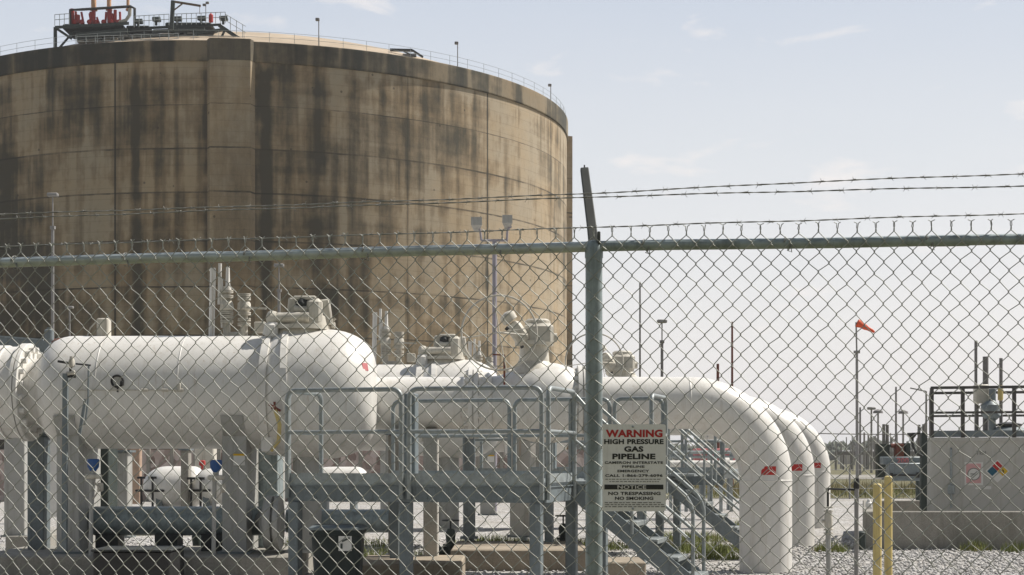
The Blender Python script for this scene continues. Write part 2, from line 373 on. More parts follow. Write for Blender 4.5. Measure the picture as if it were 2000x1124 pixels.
M['tankband'] = tank_mat('dark_band_concrete', [(.0, (.26, .215, .15)), (.35, (.145, .122, .084)), (.65, (.075, .068, .048)), (1, (.042, .042, .032))], False)
tank = thing('storage_tank', 'huge round brown concrete storage tank with dark streaks and a low domed roof', 'storage tank', tuple(TC))
TH = np.linspace(-1.75, 1.75, 1500)
grid_obj('wall', TH, np.linspace(0, ZB+.05, 240), lambda T, Z: TR+0*T, tank_stain, tank, M['tankwall'])
bk = MB(); nb = 60
for i in range(nb):
    a = 1.75+(2*PI-3.5)*i/nb; b = 1.75+(2*PI-3.5)*(i+1)/nb
    bk.add([tp(a, TR, 0), tp(b, TR, 0), tp(b, TR, ZT-.1), tp(a, TR, ZT-.1)], [(0, 1, 2, 3)])
bk.build('rear_wall', M['conc'], tank)
def band_stain(T, Z):
    S = T*TR; d = ZT-Z
    s = .56+2.6*(fbm2(S*.55, Z*.05, 71, 5, .65)-.5)+1.0*(fbm2(S*.3, Z*.6, 72, 4)-.5)
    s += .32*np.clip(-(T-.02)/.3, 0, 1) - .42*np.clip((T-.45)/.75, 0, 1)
    for px in (98, 285, 345, 665, 795, 870, 915, 985, 1060):
        t0 = th_of(px); s -= .45*np.exp(-((S-t0*TR)/.28)**2)
    for px in (520, 640, 830, 900, 950, 1010): s += .4*np.exp(-((S-th_of(px)*TR)/.5)**2)
    return np.clip(s, 0, 1.2)
zs = np.array([ZB, ZB+.02, ZB+.12]+list(np.linspace(ZB+.2, ZT-.1, 12))+[ZT-.03, ZT, ZT]); 
def band_r(T, Z):
    k = np.tile(np.array([-.05, .15, .18]+[.18]*12+[.17, .12, -.9]), (T.shape[0], 1)); return TR+k
grid_obj('parapet_band', np.linspace(-1.75, 1.75, 1100), zs, band_r, band_stain, tank, M['tankband'])
# dome
dm = MB(); prof = []
for i in range(15):
    r = (TR-.5)*(1-i/14); prof.append((9.2*(1-(r/TR)**2), max(r, .0)))
dm.rev((TC.x, TC.y, ZT-.5), (0, 0, 1), prof, 120)
def roofm():
    m, nt, bs = newmat('sandy_roof_concrete'); g = geo(nt)
    c = ramp(nt, noise(nt, g, .3, 6), [(.3, (.36, .29, .21)), (.7, (.50, .41, .31))]); nt.links.new(c, bs.inputs['Base Color']); bs.inputs['Roughness'].default_value = .9; return m
M['roof'] = roofm(); dm.build('dome_roof', M['roof'], tank)
# buttresses
def butt_stain(T, Z): 
    S = T*TR; s = .27+1.0*(fbm2(S*.5, Z*.10, 91, 5, .6)-.5)+.4*(fbm2(S*.2, Z*.3, 92, 4)-.5)
    s += .25*np.clip((ZB-Z-20)/12, 0, 1)+.25*np.clip((ZB-Z-4)/3, 0, 1)*np.clip((ZB-Z-4)/3, 0, 1)*0
    for k, z in enumerate(JZ): s += np.where(z-Z > 0, np.exp(-(z-Z)/.8)*.22*np.clip((fbm1(S, 160+k, 4, .4)-.4)*3, 0, 1), 0)
    return s
for th0 in (0.5*(th_of(410)+th_of(492)), 0.5*(th_of(410)+th_of(492))+PI/2-.02, 0.5*(th_of(410)+th_of(492))-PI/2):
    w = (th_of(490)-th_of(412))/2; c_ = .55/TR
    TB = np.array([-w-c_*.9, -w-c_*.6, -w, -w*.66, -w*.33, 0, w*.33, w*.66, w, w+c_*.55, w+c_*.9])+th0; RB = np.array([-.1, .02, .85, .86, .87, .87, .87, .86, .85, .25, -.1])
    zz = np.linspace(0, ZB, 120) if th0 < 1 else np.linspace(0, 43.3, 120)
    def rf(T, Z, RB=RB): return TR+np.tile(RB[:, None], (1, T.shape[1]))
    b = grid_obj('buttress', TB, zz, rf, butt_stain, tank, M['tankwall'])
    b.data.set_sharp_from_angle(angle=math.radians(25))
    if th0 < 1:
        bc = MB()
        pts = [(t, TR+max(r, .2)+.06) for t, r in zip(TB[1:-1], RB[1:-1])]; n_ = len(pts); vs = []
        for z in (ZB+.004, ZT+.03):
            for t, r in pts: vs.append(tp(t, r, z))
        fs = [(i, i+1, n_+i+1, n_+i) for i in range(n_-1)]
        vs += [tp(pts[-1][0], TR-.5, ZT+.03), tp(pts[0][0], TR-.5, ZT+.03)]; fs.append(tuple(range(n_, 2*n_+2)))
        bc.add(vs, fs); cap = bc.build('buttress_cap', M['tankband'], tank, 25)
        at = cap.data.attributes.new('stain', 'FLOAT', 'POINT'); at.data.foreach_set('value', [.38+.2*random.random() for _ in vs])
# roof handrail
hr = MB(); Rr = TR-.15; K = 100; a0 = -1.6; a1 = 1.62
for z in (.55, 1.1): hr.tube([tp(a0+(a1-a0)*i/K, Rr, ZT+z) for i in range(K+1)], .018, 5)
for i in range(0, K+1, 2): a = a0+(a1-a0)*i/K; hr.tube([tp(a, Rr, ZT-.02), tp(a, Rr, ZT+1.1)], .022, 5)
hr.build('roof_handrail', M['galv'], tank)

# roof lamp masts
def roof_mast(px, y0, y1, label):
    th = th_of(px); x, y, _ = tp(th, TR-.6, 0); t = thing('roof_lamp_mast', label, 'lamp mast', (x, y, ZT-.2), 'lamp masts along the tank rim')
    zt = EYE+(HOR-y0)/F*y
    m_ = MB(); m_.tube([(x, y, ZT-.3), (x, y, zt)], .05, 8); m_.build('pole', M['mast'], t)
    m_ = MB(); m_.box((x-.12, y-.1, zt+.05), (.42, .35, .3), bev=.05); m_.build('lamp_head', M['farsteel'], t)
roof_mast(625, 40, 84, 'thin lamp mast on the tank rim, leftmost of the three on the bare rim')
roof_mast(901, 86, 133, 'thin lamp mast on the tank rim right of the small dark roof frame')
roof_mast(1085, 168, 205, 'thin lamp mast at the far right end of the tank rim')
rw = thing('roof_frame', 'small dark tilted steel frame lying on the tank rim right of the centre', 'steel frame', P(795, 112, 168))
m_ = MB(); m_.bar(P(762, 98, 168), P(806, 99, 168), .5, .22); m_.bar(P(806, 99, 168), P(826, 112, 168), .4, .18); m_.bar(P(788, 101, 167), P(812, 111, 167), .12, .12)
m_.build('beam', M['dark'], rw)
m_ = MB(); m_.box(P(800, 109, 167.4), (1.5, .3, .35)); m_.build('panel', M['mast'], rw)

# roof platform + equipment
YR = 163.0
def R(x, y, dY=0): return P(x, y, YR+dY)
rp = thing('roof_platform', 'dark steel equipment platform standing on the left part of the tank roof', 'platform', R(280, 90))
m_ = MB()
m_.add([R(107, 51, -1), R(252, 43, -1), R(252, 43, 7), R(107, 51, 7), R(107, 57, -1), R(252, 49, -1), R(252, 49, 7), R(107, 57, 7)],
       [(0, 1, 2, 3), (7, 6, 5, 4), (0, 4, 5, 1), (1, 5, 6, 2), (2, 6, 7, 3), (3, 7, 4, 0)])
m_.add([R(250, 54, 0), R(432, 46, 0), R(432, 46, 6), R(250, 54, 6), R(250, 60, 0), R(432, 51, 0), R(432, 51, 6), R(250, 60, 6)],
       [(0, 1, 2, 3), (7, 6, 5, 4), (0, 4, 5, 1), (1, 5, 6, 2), (2, 6, 7, 3), (3, 7, 4, 0)])
m_.build('deck', M['dgreen'], rp)
m_ = MB()
for k, (xa, xb, ya, yb) in enumerate(((132, 250, 57, 68), (150, 238, 68, 75), (255, 300, 60, 68), (330, 420, 54, 62))): m_.box(R((xa+xb)/2, (ya+yb)/2, 2), ((xb-xa)/F*YR, 4, (yb-ya)/F*YR), bev=.1)
m_.build('underslung_duct', M['dgreen'], rp)
m_ = MB()
for x0, y0, x1, y1, w in ((108, 54, 108, 94, .3), (110, 56, 140, 76, .25), (116, 94, 142, 64, .18), (150, 72, 250, 62, .6), (190, 60, 205, 90, .15), (250, 60, 262, 84, .16),
                       (152, 57, 170, 84, .14), (225, 55, 215, 86, .14), (300, 60, 300, 80, .25), (345, 56, 345, 80, .5), (385, 56, 385, 79, .25), (428, 50, 470, 78, .35), (440, 58, 430, 78, .2), (300, 62, 400, 58, .35), (380, 66, 440, 58, .3), (262, 68, 330, 70, .3), (340, 52, 365, 66, .14)):
    m_.bar(R(x0, y0, -.5), R(x1, y1, -.5), w, w)
m_.build('frame', M['dgreen'], rp)
m_ = MB()
for (xa, ya, xb, yb) in ((107, 51, 135, 49), (262, 54, 330, 50), (336, 50, 440, 46)):
    for k in (12, 22): m_.tube([R(xa, ya-k, -1), R(xb, yb-k, -1)], .035, 5)
    n_ = max(2, int((xb-xa)/9))
    for i in range(n_+1): x = xa+(xb-xa)*i/n_; y = ya+(yb-ya)*i/n_; m_.tube([R(x, y, -1), R(x, y-22, -1)], .035, 5)
m_.tube([R(440, 28, -1), R(480, 52, -1)], .035, 5); m_.tube([R(440, 40, -1), R(480, 64, -1)], .035, 5)
for x, y in ((450, 33), (462, 40), (474, 48)): m_.tube([R(x, y, -1), R(x, y+26, -1)], .035, 5)
for xa, xb in ((110, 250),):
    for z in (72, 82): m_.tube([R(150, z, -2.5), R(350, z-6, -2.5)], .035, 5)
for i in range(12): x = 150+i*18; m_.tube([R(x, 92-i*1.0, -2.5), R(x, 71-i*.5, -2.5)], .035, 5)
m_.build('handrail', M['galv'], rp)
m_ = MB()
for k in range(22):
    x = random.uniform(150, 400); y = 84-(x-150)*.05+random.uniform(-8, 0); m_.box(R(x, y, 1), (random.uniform(.3, 1.2), .5, random.uniform(.15, .5)), bev=.05)
for k in range(5): x = 200+k*45; m_.tube([R(x, 80, .5), R(x+30, 76, .5)], .16, 8)
m_.build('pipework', M['cream'], rp)
for x, y in ((270, 42), (305, 38), (346, 37), (393, 36), (436, 36)):
    m_ = MB(); m_.tube([R(x-7, y, 0), R(x+8, y-.5, 0)], .26, 8); m_.tube([R(x, y+12, 0), R(x, y-3, 0)], .14, 8); m_.box(R(x+2, y+2, 0), (.8, .5, .35), bev=.08); m_.build('valve', M['dgreen'], rp)
rm = thing('red_manifold', 'red valve manifold in a black pipe frame on the tank roof platform', 'valve manifold', R(200, 48))
m_ = MB(); m_.tube([R(137, 48), R(137, 20), R(160, 19), R(255, 13), R(263, 17), R(263, 50)], .15, 8); m_.build('frame', M['dark'], rm)
m_ = MB()
for x, y0, y1, r in ((141, 18, 48, .24), (151, 30, 46, .3), (178, 24, 46, .2), (183, 20, 48, .22), (214, 16, 46, .26), (225, 20, 44, .18)): m_.tube([R(x, y0, .6), R(x, y1, .6)], r, 8)
for x in (146, 160, 175, 190, 203, 218, 232): m_.rev(R(x, 44, .3), (0, -1, 0), [(-.3, .0), (-.2, .26), (.2, .26), (.3, 0)], 10); m_.bar(R(x+3, 45, .5), R(x+3+random.uniform(-4, 5), random.uniform(22, 36), .5), .2, .2)
m_.build('valve', M['red'], rm)
m_ = MB(); m_.tube([R(232, 44, .2), R(246, 40, .2), R(253, 30, .2), R(254, 14, .2)], .2, 8); m_.build('pipe', M['cream'], rm)
for k, (x, r, lb) in enumerate(((183, .28, 'thickest tan vent stack, left one of the three above the red valves'), (213, .24, 'tan vent stack in the middle of the three above the red valves'), (250, .17, 'thinnest tan vent stack, right one of the three above the red valves'))):
    m_ = MB(); m_.rev(R(x, 22, .9+k*.1), (0, 0, 1), [(0, r), (2.6, r), (2.6, r*.85), (2.2, r*.8)], 12); m_.rev(R(x, 21, .9+k*.1), (0, 0, 1), [(0, r*1.5), (.15, r*1.5)], 12)
    tag(m_.build('vent_stack', M['tan']), lb, 'vent stack', 'vent stacks above the red valves')
dv = thing('davit_crane', 'dark davit crane with a tan slanting arm on the tank roof', 'crane', R(337, 55))
m_ = MB(); m_.bar(R(335, 58, -2), R(338, 2, -2), .38, .38); m_.build('post', M['dgreen'], dv)
m_ = MB(); m_.bar(R(336, 3, -2), R(392, 12, -2), .2, .2); m_.bar(R(340, 20, -2), R(356, 8, -2), .12, .12); m_.tube([R(390, 12, -2), R(390, 28, -2)], .03, 5); m_.build('arm', M['wood'], dv)
rl = thing('roof_instrument_mast', 'thin instrument mast with a small sensor beside the red canister on the roof', 'mast', R(402, 46))
m_ = MB(); m_.tube([R(402, 48, -1), R(402, 8, -1)], .04, 6); m_.build('pole', M['mast'], rl)
m_ = MB(); m_.box(R(399, 10, -1), (.35, .2, .25), bev=.04); m_.box(R(405, 6, -1), (.35, .2, .25), bev=.04); m_.build('sensor', M['farsteel'], rl)
m_ = MB(); m_.rev(R(412, 44, -1.5), (0, 0, 1), [(0, .2), (.05, .24), (.75, .24), (.85, .16), (.95, .05)], 12); tag(m_.build('fire_extinguisher', M['red']), 'bright red canister on the tank roof platform right of the davit crane', 'canister')

# ------------------------------------------------------------ chain-link fence
FP = Vector((.319, 5.94, 0)); ZR = EYE+.82
LV = Vector((-2.48, .49, 0)).normalized(); RV = Vector((1.61, -.19, 0)).normalized()
fence = thing('chain_link_fence', 'galvanised chain-link fence with barbed wire running across the whole foreground', 'fence', tuple(FP))
def onf(s): return FP+(LV*(-s) if s < 0 else RV*s)
TOW = lambda s: Vector((0, 0, 0))+(Vector((-LV.y, LV.x, 0)) if s < 0 else Vector((RV.y, -RV.x, 0)))
def camside(s):
    v = TOW(s); return v if v.y < 0 else -v
posts = (0, -3.0, 3.1)
for sp in posts:
    c = onf(sp); m_ = MB(); m_.tube([(c.x, c.y, -.3), (c.x, c.y, ZR-.03)], .033, 28)
    m_.rev((c.x, c.y, ZR-.045), (0, 0, 1), [(0, .0355), (.035, .0355), (.055, .030), (.066, .02), (.07, 0)], 28)
    m_.build('post', M['post'], fence)
    m_ = MB(); b0 = Vector((c.x+.002, c.y, ZR-.01)); tip = Vector((c.x-.028, c.y+.19, ZR+.335))
    # pressed-steel channel arm
    d = (tip-b0).normalized(); x = Vector((1, 0, 0)); x = (x-d*x.dot(d)).normalized(); y = d.cross(x)
    def q(t, a, b, wd): return b0+(tip-b0)*t+x*a*wd+y*b*wd
    secs = [(0, .021), (.25, .0185), (1, .0165)]; prof = [(-1, .45), (-1, -.55), (-.8, -.8), (.8, -.8), (1, -.55), (1, .45), (.8, .45), (.8, -.45), (-.8, -.45), (-.8, .45)]
    vs = [q(t, a, b, wd) for t, wd in secs for a, b in prof]; n_ = len(prof)
    fs = [(r*n_+i, r*n_+(i+1) % n_, (r+1)*n_+(i+1) % n_, (r+1)*n_+i) for r in range(2) for i in range(n_)]
    fs += [tuple(range(n_-1, -1, -1)), tuple(2*n_+i for i in range(n_))]
    m_.add(vs, fs); m_.tube([tip, tip+Vector((0, 0, .018))], .003, 6)
    m_.box((c.x+.018, c.y-.02, ZR+.03), (.012, .02, .05), bev=.003)
    m_.build('barb_arm', M['arm'], fence, 30)
for s0, s1 in ((-3.3, 0), (0, 3.4)):
    a, b = onf(s0), onf(s1); m_ = MB(); pts = []
    for i in range(12): p = a.lerp(b, i/11); pts.append((p.x, p.y, ZR+.0015*math.sin(i*1.7)))
    m_.tube(pts, .0208, 20)
    k = -1.62 if s0 < 0 else 1.35; c = onf(k); d = (LV if s0 < 0 else RV); m_.tube([c-d*.07, c+d*.07] if False else [Vector((c.x, c.y, ZR))-d*.07, Vector((c.x, c.y, ZR))+d*.07], .0222, 20)
    m_.build('top_rail', M['rail_sunlit'] if s0 < 0 else M['post'], fence)
MW = .0710; MH = .0785
def wiremesh(s0, s1, name):
    m_ = MB(); K0 = int(math.floor(s0/(MW/2))); K1 = int(math.ceil(s1/(MW/2))); sg = -1 if s0 < 0 else 1
    cs = camside(sg); off = .0208+.0035 if True else 0
    ztop = ZR+.038; rows = int((ztop-.05)/(MH/2)); r = .00185
    jit = {}
    def node(ci, j):
        if (ci, j) not in jit:
            jit[(ci, j)] = (random.gauss(0, .0016)+.0045*math.sin(j*.21+ci*.05)+.003*math.sin(ci*.31), random.gauss(0, .0014)+.005*math.sin(ci*.13)*min(1, j/14), random.gauss(0, .0008)+.005*math.sin(ci*.09+j*.07))
        return jit[(ci, j)]
    kx, ky = 6, 6
    for k in range(K0, K1):
        pts = []; rr = []
        for j in range(rows+1):
            ci = k+((j+k) & 1); du, dz, dd = node(ci, j); s = ci*MW/2+du; z = ztop-j*MH/2+dz
            side = 1 if ((j+k) & 1) else -1
            base = onf(s) if (s < 0) == (sg < 0) else (FP+(LV*(-s) if sg < 0 else RV*s))
            near = off+.009*math.exp(-(s/.05)**2)
            D = (RV if sg > 0 else -LV)
            c = base+cs*(near+dd*.5)
            e = .0022*side
            # a small S-bend at each interlock
            for q_, (fz, fo, fd) in enumerate(((.0045, -.6, -1), (0, 1.0, 0), (-.0045, -.6, 1))):
                pts.append(Vector((c.x, c.y, z+fz))+D*(e*fo)+cs*(.0021*fd*side))
        V = []; n_ = 5
        if ((0+k) & 1) == 0: 
            pass
        top = pts[1]+Vector((0, 0, .030)); 
        pts2 = [top+(RV if sg > 0 else -LV)*(.010 if (k & 1) else -.010)*(1 if random.random() > .15 else .3)+Vector((0, 0, .006)), top+Vector((random.gauss(0, .0015), 0, 0)), pts[1]+Vector((random.gauss(0, .001), 0, .015))]+pts
        m_.tube(pts2, r, n_, caps=False)
    return m_.build(name, M['wire'], fence, None)
wiremesh(-3.1, -.0, 'wire_mesh'); wiremesh(0, 3.2, 'wire_mesh')
# tie wires
for s in (-2.45, -1.95, -1.42, -.92, -.38, .2, .74, 1.27, 1.75, 2.3):
    c = onf(s); c.z = ZR; D = RV if s > 0 else -LV; cs = camside(s); m_ = MB(); pts = []
    for i in range(15):
        a = -1.9*PI*i/14+PI*.5; pts.append(c+cs*(.025*math.sin(a))+Vector((0, 0, .025*math.cos(a)))+D*(-.012+.024*i/14))
    pts = [pts[0]+Vector((0, 0, .012))+D*.01]+pts+[pts[-1]+Vector((0, 0, -.03))+D*.006, pts[-1]+Vector((0, 0, -.022))-D*.012]
    m_.tube(pts, .0021, 5); m_.build('tie_wire', M['barb'], fence, None)
# barbed wires: pixel heights at x = -260, 0, 490, 1155, 2000, 2300
def barbed(ys, dback, ph, pitch=.122, r=.0015):
    xs = (-260, 0, 490, 1155, 1600, 2000, 2720); ctrl = []
    for x, y in zip(xs, ys):
        # intersect pixel column with the fence line moved back by dback
        k = (x-1000)/F; V_ = LV if x < 1106 else RV; # FP + V*t + (0,dback)
        t = (k*(FP.y+dback)-FP.x)/(V_.x-k*V_.y); Yp = FP.y+dback+V_.y*t; ctrl.append(Vector((k*Yp, Yp, ZZ(y, Yp))))
    pts = []
    for i in range(len(ctrl)-1):
        a, b = ctrl[i], ctrl[i+1]; n_ = max(2, int((b-a).length/.012))
        for j in range(n_): pts.append(a.lerp(b, j/n_))
    m_ = MB(); A = []; B = []; acc = 0; nxt = ph
    for i, p in enumerate(pts):
        w = i*.55; o = Vector((0, math.cos(w), math.sin(w)))*r*.9; sag = Vector((0, 0, .002*math.sin(i*.023)+.0012*math.sin(i*.11)))
        A.append(p+o+sag); B.append(p-o+sag)
    m_.tube(A, r, 4); m_.tube(B, r, 4)
    for i in range(1, len(pts)):
        acc += (pts[i]-pts[i-1]).length
        if acc >= nxt:
            nxt += pitch; p = A[i]; D = (pts[i]-pts[i-1]).normalized(); tw = random.uniform(0, PI)
            hel = [p+D*(-.006+.012*k/12)+Vector((0, math.cos(tw+k*1.3), math.sin(tw+k*1.3)))*.0035 for k in range(13)]
            m_.tube(hel, .0013, 4)
            for sg in (-1, 1):
                for q_ in (0, 1):
                    an = tw+q_*PI+sg*.6; m_.tube([p+D*sg*.004, p+D*sg*(.009+.004*q_)+Vector((0, math.cos(an), math.sin(an)))*.013], [.0014, .0005], 4)
    m_.build('barbed_wire', M['barb'], fence, None)
barbed((433, 420, 403, 378, 356, 340, 312), .05, .03)
barbed((437, 429, 409, 385, 374, 364, 346), .035, .09)
barbed((490, 483, 466, 444, 431, 418, 398), .012, .05)

# ------------------------------------------------------------ text helper
def txt(s, mat, parent, cx, cz, w, h, y, bold=.02, name='lettering', ext=.0006, R3=None, sx=None):
    cu = bpy.data.curves.new('t', 'FONT'); cu.body = s; cu.size = 1; cu.offset = bold; cu.extrude = 0; cu.resolution_u = 3; cu.space_character = 1.05
    tmp = bpy.data.objects.new('t', cu); col.objects.link(tmp); dg = bpy.context.evaluated_depsgraph_get()
    me = bpy.data.meshes.new_from_object(tmp.evaluated_get(dg)); bpy.data.objects.remove(tmp)
    co = [v.co.copy() for v in me.vertices]; x0 = min(c.x for c in co); x1 = max(c.x for c in co); y0 = min(c.y for c in co); y1 = max(c.y for c in co)
    kx = w/(x1-x0); ky = h/(y1-y0); o3 = origin[parent]
    for v, c in zip(me.vertices, co):
        lx = (c.x-(x0+x1)/2)*kx; lz = (c.y-(y0+y1)/2)*ky
        p = Vector((cx+lx, y, cz+lz)) if R3 is None else R3(cx+lx, cz+lz, y)
        v.co = p-o3
    me.materials.clear(); me.materials.append(mat); me.name = name; ob = bpy.data.objects.new(name, me); col.objects.link(ob); ob.parent = parent; origin[ob] = o3
    return ob
# warning sign: pixel box x 1177..1300, y 829..998, hung on camera side of the mesh right of the post
YS = 5.845
sign = thing('warning_sign', 'white metal WARNING high pressure gas pipeline sign hung on the fence beside the post', 'sign', P(1238, 998, YS))
x0, x1 = XX(1177, YS), XX(1300.5, YS); z0, z1 = ZZ(999, YS), ZZ(829, YS); rc = .009
pl = []
for cx_, cz_, a0_ in ((x1-rc, z1-rc, 0), (x0+rc, z1-rc, 90), (x0+rc, z0+rc, 180), (x1-rc, z0+rc, 270)):
    for i in range(5): a = math.radians(a0_+i*22.5); pl.append((cx_+rc*math.cos(a), cz_+rc*math.sin(a)))
m_ = MB(); n_ = len(pl); m_.add([(x, YS, z) for x, z in pl]+[(x, YS+.0022, z) for x, z in pl], [tuple(range(n_-1, -1, -1)), tuple(range(n_, 2*n_))]+[(i, (i+1) % n_, n_+(i+1) % n_, n_+i) for i in range(n_)])
plate = m_.build('plate', M['signwhite'], sign, 30)
def sline(s, y0, y1, xa, xb, mat='ink', bold=.03): return txt(s, M[mat], sign, XX((xa+xb)/2, YS), ZZ((y0+y1)/2, YS), (xb-xa)/F*YS, (y1-y0)/F*YS, YS-.0012, bold)
sline('WARNING', 839.5, 854.5, 1183, 1294, 'inkred', .045)
sline('HIGH PRESSURE', 858, 868, 1180, 1296, 'ink', .04)
sline('GAS', 872, 883, 1219, 1256.5, 'ink', .045)
sline('PIPELINE', 886.5, 897.5, 1196, 1280, 'ink', .045)
sline('CAMERON INTERSTATE', 901.5, 906.5, 1181, 1295, 'ink', .03)
sline('PIPELINE', 909.5, 914, 1215, 1259, 'ink', .03)
sline('EMERGENCY', 918, 923, 1206, 1268, 'ink', .03)
sline('CALL 1-866-279-6096', 926.5, 932, 1182, 1294, 'ink', .03)
m_ = MB()
for y, xa, xb, th_ in ((936.5, 1182, 1294, 2.0), (941, 1190, 1287, 2.0)):
    x = xa
    while x < xb-3:
        w = random.uniform(3.5, 8); w = min(w, xb-x); xc = x+w/2; m_.box((XX(xc, YS), YS-.0011, ZZ(y, YS)), (w/F*YS*.9, .0008, th_/F*YS*.8)); x += w+1.3
for y in (982, 986, 990):
    x = 1181
    while x < 1292:
        w = random.uniform(4, 10); m_.box((XX(x+w/2, YS), YS-.0011, ZZ(y, YS)), (w/F*YS*.9, .0008, 1.9/F*YS)); x += w+1.5
m_.build('fine_print', M['inkgrey'], sign)
m_ = MB(); m_.box((XX(1238, YS), YS-.001, ZZ(951.7, YS)), (115/F*YS, .0012, 9.4/F*YS)); m_.build('black_bar', M['ink'], sign)
txt('NOTICE', M['decalwhite'], sign, XX(1234, YS), ZZ(951.7, YS), 56/F*YS, 7/F*YS, YS-.0024, .02)
sline('NO TRESPASSING', 961, 967.5, 1188, 1290, 'ink', .035)
sline('NO SMOKING', 970.5, 977, 1201, 1276, 'ink', .035)
for px, py in ((1236, 834), (1236, 994)): m_ = MB(); m_.rev(P(px, py, YS), (0, -1, 0), [(0, .0045), (.003, .0045), (.004, .002), (.0045, 0)], 10); m_.build('bolt', M['galv'], sign)

# ------------------------------------------------------------ process line 1 (three lines in depth)
OFF2 = (1.85, 7.2, 0); OFF3 = (3.55, 15.0, 0); AX = (1, 0, 0)
YV = 23.4; ZV = 2.79; RVs = .864
# vessel
v1 = thing('pressure_vessel', 'long white horizontal pressure vessel nearest the fence, at the left edge of the photo', 'pressure vessel', (XX(300, YV), YV, .35), 'white horizontal vessels')
xl, xr = XX(92, YV), XX(548, YV)
prof = [(XX(62, YV), .50), (XX(82, YV), .52)]
for i in range(1, 10):
    a = PI/2*i/9; prof.append((xl+.42*math.sin(a)+.02-.0, .50+(RVs-.50)*(1-math.cos(a))**.6 if False else .52+(RVs-.52)*math.sin(a)**.75)) if False else prof.append((xl+.45*(1-math.cos(a)), .52+(RVs-.52)*math.sin(a)))
prof += [(xl+.47, RVs), (xr, RVs)]
m_ = MB(); m_.rev((0, YV, ZV), AX, prof, 72); body = m_.build('shell', M['white'], v1, 50)
for x in (XX(215, YV), XX(370, YV)): m_ = MB(); m_.rev((0, YV, ZV), AX, [(x-.012, RVs-.003), (x-.006, RVs+.004), (x+.006, RVs+.004), (x+.012, RVs-.003)], 72); m_.build('weld_seam', M['white'], v1, None)
m_ = MB(); m_.flange((0, YV, ZV), AX, XX(54, YV), .75, .13, 20, .048, .07, 64); m_.rev((0, YV, ZV), AX, [(XX(20, YV), .70), (XX(46, YV), .70)], 64)
m_.build('flange', M['white'], v1)
m_ = MB(); m_.rev((0, YV, ZV), AX, [(XX(-70, YV), .55), (XX(-40, YV), .72), (XX(20, YV), .72)], 64); m_.build('end_barrel', M['white'], v1)
for (xa, xb) in ((117, 161), (438, 486)):
    m_ = MB(); yy = 23.0; w = (xb-xa)/F*yy; xc = XX((xa+xb)/2, yy); zt = ZZ(832, yy)
    m_.box((xc, yy+.05, (zt+.37)/2), (w, .45, zt-.37), bev=.01)
    m_.box((xc, YV+.3, (zt+.37)/2), (w*.7, 1.0, zt-.37))
    m_.build('support_column', M['pgrey'], v1)
    m_ = MB(); m_.box((xc, yy+.05, .37), (w+.12, .6, .03)); m_.box((xc-w/2+.06, yy-.19, zt+.12), (.05, .06, .4)); m_.box((xc+w/2-.06, yy-.19, zt+.12), (.05, .06, .4)); m_.build('base_plate', M['bgrey'], v1)
    m_ = MB(); 
    vs = []; 
    for s_ in (-1, 1):
        for i in range(13): a = math.radians(205+i*130/12); vs.append((xc+s_*w*.45, YV+(RVs+.03)*math.cos(a)*1.0, ZV+(RVs+.03)*math.sin(a)))
        for i in range(13): a = math.radians(205+i*130/12); vs.append((xc+s_*w*.45, YV+(RVs-.0)*math.cos(a), ZV+(RVs-.0)*math.sin(a)))
    fs = [(i, i+1, 26+i+1, 26+i) for i in range(12)]+[(i, 13+i, 14+i, i+1) for i in range(12)]+[(26+i, 27+i, 40+i, 39+i) for i in range(12)]
    m_.add(vs, fs); m_.build('saddle_strap', M['pgrey'], v1)
m_ = MB(); m_.box((XX(465, 22.7), 22.79, ZZ(899, 22.7)), (.17, .01, .16)); pk = m_.build('notice_plate', M['decalwhite'], v1)
m_ = MB(); m_.box((XX(465, 22.7), 22.782, ZZ(888.5, 22.7)), (.17, .008, .03)); m_.build('yellow_strip', M['yel'], pk)
m_ = MB(); m_.box((XX(203, YV), YV, ZV+RVs+.11), (.18, .2, .32), bev=.02); m_.tube([(XX(170, YV), YV, ZV+RVs-.02), (XX(176, YV), YV, ZV+RVs+.12), (XX(188, YV), YV, ZV+RVs+.22), (XX(200, YV), YV, ZV+RVs+.23)], .012, 6); m_.build('junction_box', M['cream'], v1)
# gauge with fitting chain on the vessel front
m_ = MB(); yf = YV-RVs*.97-.05; gc = P(229, 745, yf); ring = [gc+Vector((math.cos(a), 0, math.sin(a)))*.085 for a in [2*PI*i/24 for i in range(24)]]
m_.tube(ring, .016, 8, closed=True); m_.tube([gc+Vector((0, .02, -.08)), gc+Vector((0, .02, -.16))], .014, 8); m_.box(gc+Vector((.07, 0, -.03)), (.05, .05, .07), bev=.01); gg = m_.build('gauge', M['black'], v1)
m_ = MB(); m_.rev(gc+Vector((0, .02, 0)), (0, -1, 0), [(0, .08), (.01, .08)], 24); m_.build('dial', M['pgrey'], gg)
m_ = MB(); m_.tube([P(150, 762, yf), P(360, 762, yf)], .008, 6)
for x in (282, 322, 345, 352): m_.tube([P(x-6, 762, yf), P(x+6, 762, yf)], .022, 8)
m_.box(P(350, 757, yf), (.05, .05, .12), bev=.01); m_.build('tubing', M['cream'], v1)
m_ = MB(); m_.box((XX(522, 22.6), 22.75, ZZ(868, 22.6)), (.21, .2, .24), bev=.02); m_.build('drain_box', M['white'], v1)
